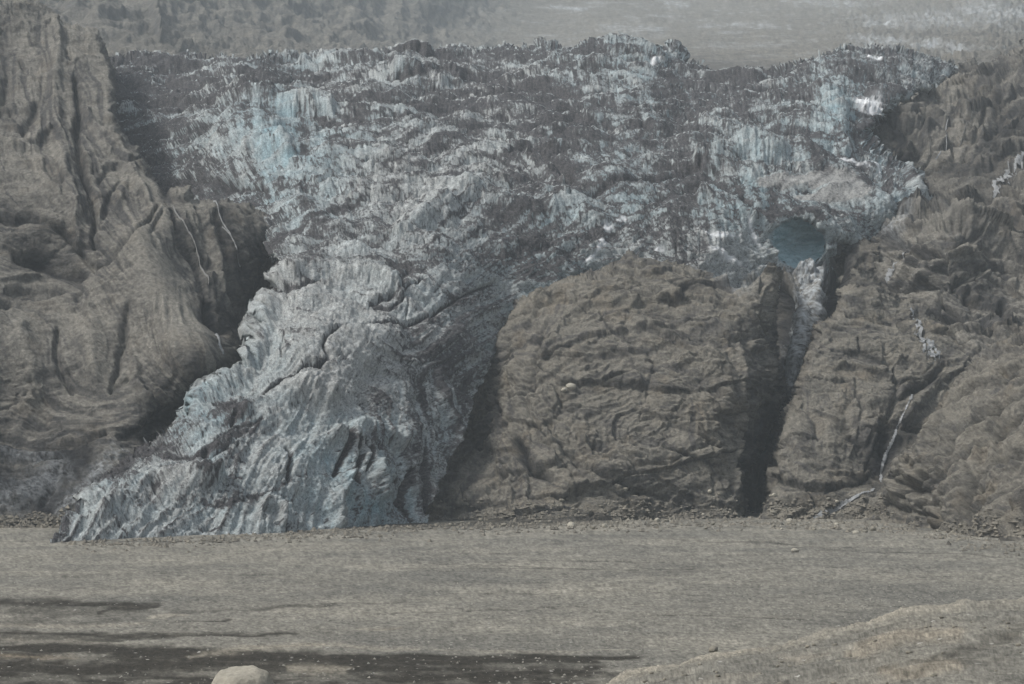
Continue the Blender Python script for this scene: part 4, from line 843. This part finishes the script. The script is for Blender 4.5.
WF = 'waterfalls running down the rock walls'
tag(veil('waterfall', rb, [(911, 397), (903, 416), (897, 430), (890, 446), (884, 460), (883, 476)], 1.3, 1.9, M_water, .72, 1.0, .7), 'thin broken white waterfall dropping down the dark recess beside the grooved ridge', 'waterfall', WF)
tag(veil('waterfall', rb, [(909, 309), (916, 326), (932, 360)], 1.6, 11, M_water, .42, 1.6), 'fan-shaped pale waterfall spreading over the brown rock above the thin fall', 'waterfall', WF)
tag(veil('waterfall', ru, [(905, 249), (898, 260), (889, 268), (885, 282)], 1.4, 1.8, M_water, .72, 1.0, .9), 'short slanting white runnel on the brown hump right of the gorge', 'waterfall', WF)
tag(veil('waterfall', ru, [(1040, 156), (1012, 169), (998, 180), (986, 195)], 8, 3.5, M_water, .40, 1.3), 'double white cascade slanting down the hillside at the right edge', 'waterfall', WF)
tag(ribbon('waterfall', ru, [([(984, 100), (976, 112), (970, 122), (962, 138), (955, 148)], .25), ([(945, 122), (945, 136), (944, 150)], .22), ([(944, 152), (936, 160)], .2), ([(930, 142), (930, 156)], .18)], M_water), 'faint hair-thin runnels high on the hazy hillside', 'waterfall', WF)
tag(veil('stream', rb, [(874, 488), (850, 501), (832, 509), (806, 524)], 1.6, 3.2, M_water, .62, 1.2, .7), 'white stream sliding out across the low ledge onto the plain', 'stream')
tag(ribbon('waterfall', lc, [([(212, 203), (219, 218), (228, 232), (236, 250), (242, 266)], .22), ([(222, 226), (232, 240)], .12)], M_water), 'needle-thin white fall down the dark side gully of the cliff', 'waterfall', WF)
tag(ribbon('waterfall', lc, [([(173, 206), (182, 222), (192, 240), (202, 262), (210, 282)], .2)], simple_mat('thin_water', (.13, .13, .125), (.25, .25, .25), 1)), 'dull pale runnel on the cliff edge nearest its smooth ash slope', 'waterfall', WF)
tag(ribbon('waterfall', lc, [([(213, 334), (218, 345), (222, 354)], .28)], M_water), 'short white spout at the foot of the cliff, by the glacier edge', 'waterfall', WF)

# ------------------------------------------------------------------ boulders
def boulder_mesh(name, seed, sub=3, sq=(1, .85, .7), rough=.22, mat=None):
    import bmesh
    bm = bmesh.new(); bmesh.ops.create_icosphere(bm, subdivisions=sub, radius=1)
    r = random.Random(seed)
    planes = [(Vector((r.gauss(0, 1), r.gauss(0, 1), r.gauss(0, 1))).normalized(), r.uniform(.80, .98)) for _ in range(9)]
    co = np.array([v.co[:] for v in bm.verts])
    n = fbm(co, .8, 4, seed)
    for v, nn in zip(bm.verts, n):
        d = v.co.copy()
        for pnorm, c_ in planes:
            k = d.dot(pnorm)
            if k > c_: d -= pnorm*(k-c_)*.85
        d *= 1+rough*float(nn)
        v.co = Vector((d.x*sq[0], d.y*sq[1], d.z*sq[2]))
    me = bpy.data.meshes.new(name); bm.to_mesh(me); bm.free()
    me.materials.append(mat or M_boulder)
    for p_ in me.polygons: p_.use_smooth = sub > 3
    return me

def place(name, me, pt, s, label, cat, group=None, sink=.25, rz=None):
    o = bpy.data.objects.new(name, me); COL.objects.link(o)
    o.location = Vector((float(pt[0]), float(pt[1]), float(pt[2])+s*(.6-sink)))
    o.scale = (s, s, s); o.rotation_euler = (random.uniform(-.2, .2), random.uniform(-.2, .2), random.uniform(0, 6.28) if rz is None else rz)
    tag(o, label, cat, group)
    return o

big_b = boulder_mesh('boulder', 5, 5, (1, .85, .8), .20, M_boulder_pale)
pt = P(243, 706, 203.0)
b = place('boulder', big_b, pt, 3.7, 'large pale tan boulder at the bottom edge, in front of the dark wet silt', 'boulder', None, .25, .2)
b.rotation_euler = (0, 0, .3)
protos = [boulder_mesh('boulder', 20+i, 2, (1, random.uniform(.7, 1), random.uniform(.5, .85)), .25) for i in range(5)]
ppale = [boulder_mesh('boulder', 40+i, 2, (1, random.uniform(.7, 1), random.uniform(.5, .8)), .25, M_boulder_pale) for i in range(3)]
pt, _ = cr_.at(571, 390); place('boulder', ppale[0], pt, 3.0, 'pale squarish block perched halfway up the central rock outcrop', 'boulder')
pt, _ = cr_.at(565, 395); place('boulder', ppale[1], pt, 2.4, 'flat pale slab lying just under the perched block on the central rock', 'boulder')
def plain_pt(px, py):
    return P(px, py, Dplain(py))
place('boulder', ppale[2], plain_pt(571, 527), 2.2, 'pale rounded boulder on the plain below the middle of the central rock', 'boulder')
place('boulder', ppale[0], plain_pt(605, 527), 1.6, 'flat pale boulder at the plain edge, just right of the rounded one', 'boulder')
place('boulder', ppale[1], plain_pt(795, 552), 1.6, 'lone tan boulder out on the plain below the stream mouth', 'boulder')
place('boulder', protos[1], mo.at(712, 650)[0]+np.array([0, -1, 0]), 1.0, 'dark boulder lodged in the crest of the near moraine', 'boulder')
grp = [('small grey-brown boulders strewn along the foot of the central rock', (430, 745), (514, 530), 70, (.5, 1.5), cr_, (438, 742, 486, 516)),
       ('small boulders scattered where the right buttress meets the plain', (748, 960), (517, 536), 60, (.5, 1.5), rb, (765, 890, 495, 520)),
       ]
for lab, xr, yr, n, sr, patch, box in grp:
    for i in range(n):
        s_ = random.uniform(*sr)**1.5
        if i % 3:
            px = random.uniform(*xr); f = (px-xr[0])/(xr[1]-xr[0])
            py = random.uniform(*yr) if xr[0] < 500 else 519+f*14+random.uniform(0, 9)
            pt = plain_pt(px, py)
        else:
            pt, _ = patch.at(random.uniform(box[0], box[1]), random.uniform(box[2], box[3]))
        place('boulder', random.choice(protos+ppale[:1]), pt, s_, lab, 'boulder', lab)
lab = 'stones lying about on the near moraine slope'
for i in range(60):
    px = random.uniform(640, 1024); py = random.uniform(np.interp(px, [640, 760, 900, 1024], [676, 655, 622, 608]), 690)
    pt, _ = mo.at(px, py)
    place('stone', random.choice(protos), pt, random.uniform(.12, .42), 'small dark stone on the near moraine slope', 'stone', lab)

# thousands of small stones on the plain: nobody could count them
def scatter(name, n, fn, size, mat, seed):
    r = np.random.default_rng(seed)
    base = np.array([(1, 0, 0), (-1, 0, 0), (0, 1, 0), (0, -1, 0), (0, 0, .8), (0, 0, -.5)], float)
    fc = np.array([(0, 2, 4), (2, 1, 4), (1, 3, 4), (3, 0, 4), (2, 0, 5), (1, 2, 5), (3, 1, 5), (0, 3, 5)])
    C_ = fn(r, n); n = len(C_)
    sc = size[0]+(size[1]-size[0])*r.random(n)**3
    V = base[None]*(1+r.normal(size=(n, 6, 3))*.25); a = r.random(n)*6.28
    V = np.stack([V[..., 0]*np.cos(a)[:, None]-V[..., 1]*np.sin(a)[:, None], V[..., 0]*np.sin(a)[:, None]+V[..., 1]*np.cos(a)[:, None], V[..., 2]], -1)
    V = V*sc[:, None, None]+C_[:, None]
    Fc = fc[None]+np.arange(n)[:, None, None]*6
    me = bpy.data.meshes.new(name); me.from_pydata(V.reshape(-1, 3).tolist(), [], Fc.reshape(-1, 3).tolist()); me.materials.append(mat)
    o = bpy.data.objects.new(name, me); COL.objects.link(o); o['kind'] = 'stuff'
    return o
def on_plain(r, n):
    py = 522+r.random(n)**1.0*165; px = r.random(n)*1100-40
    i = np.clip(np.searchsorted(pl.xs, px), 0, len(pl.xs)-1); j = np.clip(np.searchsorted(pl.ys, py), 0, len(pl.ys)-1)
    keep = r.random(n) < .25+.75*sstep(300, 900, px)
    return pl.W[j, i][keep]
tag(scatter('scattered_stones', 11000, on_plain, (.08, .38), M_stone, 1), 'countless small stones sprinkled over the grey-brown gravel plain', 'stones')
def on_foot(r, n):
    out = []
    for p_, x0, x1, f0, f1 in ((cr_, 425, 745, 498, 520), (rb, 768, 885, 500, 519), (rf, 890, 1024, 515, 540), (lc, 0, 70, 505, 528)):
        m = n//4; px = x0+r.random(m)*(x1-x0); py = f0+(f1-f0)*r.random(m)**.5
        i = np.clip(np.searchsorted(p_.xs, px), 0, len(p_.xs)-1); j = np.clip(np.searchsorted(p_.ys, py), 0, len(p_.ys)-1)
        out.append(p_.W[j, i][p_.mask[j, i]])
    m = n//2; px = 60+990*r.random(m)**.8; base = np.interp(px, [60, 200, 350, 430, 745, 880, 1024], [542, 536, 528, 524, 517, 524, 546])
    out.append(plain_pt(px, base+np.abs(r.normal(size=m))*5))
    return np.concatenate(out)
tag(scatter('rock_rubble', 6000, on_foot, (.25, 1.7), M_rubble, 4), 'broken rock rubble heaped along the feet of the rock walls', 'rubble')
def on_ice(r, n):
    px = 100+r.random(n)*820; py = 60+r.random(n)*470
    i = np.clip(np.searchsorted(g.xs, px), 0, len(g.xs)-1); j = np.clip(np.searchsorted(g.ys, py), 0, len(g.ys)-1)
    return (g.W[j, i]+g.N2[j, i]*.3)[g.mask[j, i]]

# ------------------------------------------------------------------ haze
def haze():
    x0, x1, y0, y1, z0_, z1 = -8000, 9500, -4000, 12000, -6, 4600
    V = [(x, y, z) for x in (x0, x1) for y in (y0, y1) for z in (z0_, z1)]
    Fc = [(0, 1, 3, 2), (4, 6, 7, 5), (0, 4, 5, 1), (2, 3, 7, 6), (0, 2, 6, 4), (1, 5, 7, 3)]
    m = bpy.data.materials.new('hazy_air'); m.use_nodes = True; nt = m.node_tree; nt.nodes.clear()
    out = nt.nodes.new('ShaderNodeOutputMaterial'); v = nt.nodes.new('ShaderNodeVolumePrincipled')
    v.inputs['Color'].default_value = (.83, .93, 1.0, 1); v.inputs['Density'].default_value = HAZE; v.inputs['Anisotropy'].default_value = .0
    nt.links.new(v.outputs[0], out.inputs['Volume'])
    o = poly_mesh('haze', V, Fc, m); o['kind'] = 'stuff'
HAZE = .000073
haze()

# ------------------------------------------------------------------ light
w = bpy.data.worlds.new('World'); S.world = w; w.use_nodes = True
nt = w.node_tree; nt.nodes.clear()
bg = nt.nodes.new('ShaderNodeBackground'); sky = nt.nodes.new('ShaderNodeTexSky'); ow = nt.nodes.new('ShaderNodeOutputWorld')
SUN_EL, SUN_AZ = math.radians(50), math.radians(-108)      # azimuth from +Y, clockwise: behind the left shoulder is -130
sky.sky_type = 'NISHITA'; sky.sun_disc = False; sky.sun_elevation = SUN_EL; sky.sun_rotation = SUN_AZ
sky.dust_density = 4; sky.air_density = 1.0
bg.inputs[1].default_value = .05
hs = nt.nodes.new('ShaderNodeHueSaturation'); hs.inputs['Saturation'].default_value = .45     # a bright overcast veil
nt.links.new(sky.outputs[0], hs.inputs['Color']); nt.links.new(hs.outputs[0], bg.inputs[0]); nt.links.new(bg.outputs[0], ow.inputs[0])
sd = bpy.data.lights.new('sun', 'SUN'); sd.energy = 1.5; sd.angle = math.radians(10); sd.color = (1, .96, .9)
so = bpy.data.objects.new('sun', sd); COL.objects.link(so)
d = Vector((math.sin(SUN_AZ)*math.cos(SUN_EL), math.cos(SUN_AZ)*math.cos(SUN_EL), math.sin(SUN_EL)))
so.rotation_euler = d.to_track_quat('Z', 'Y').to_euler()

cam = bpy.data.cameras.new('camera'); co = bpy.data.objects.new('camera', cam); COL.objects.link(co)
co.location = (0, 0, H); co.rotation_euler = (math.pi/2+PITCH, 0, 0)
cam.sensor_width = 36; cam.lens = 36*F/1024; cam.clip_end = 30000; cam.clip_start = 1
S.camera = co
S.view_settings.view_transform = 'Standard'; S.view_settings.look = 'None'; S.view_settings.exposure = 1.55; S.view_settings.gamma = 1
S.view_settings.use_curve_mapping = False
S.cycles.max_bounces = 6; S.cycles.diffuse_bounces = 3; S.cycles.glossy_bounces = 1; S.cycles.volume_bounces = 1
S.cycles.use_denoising = True
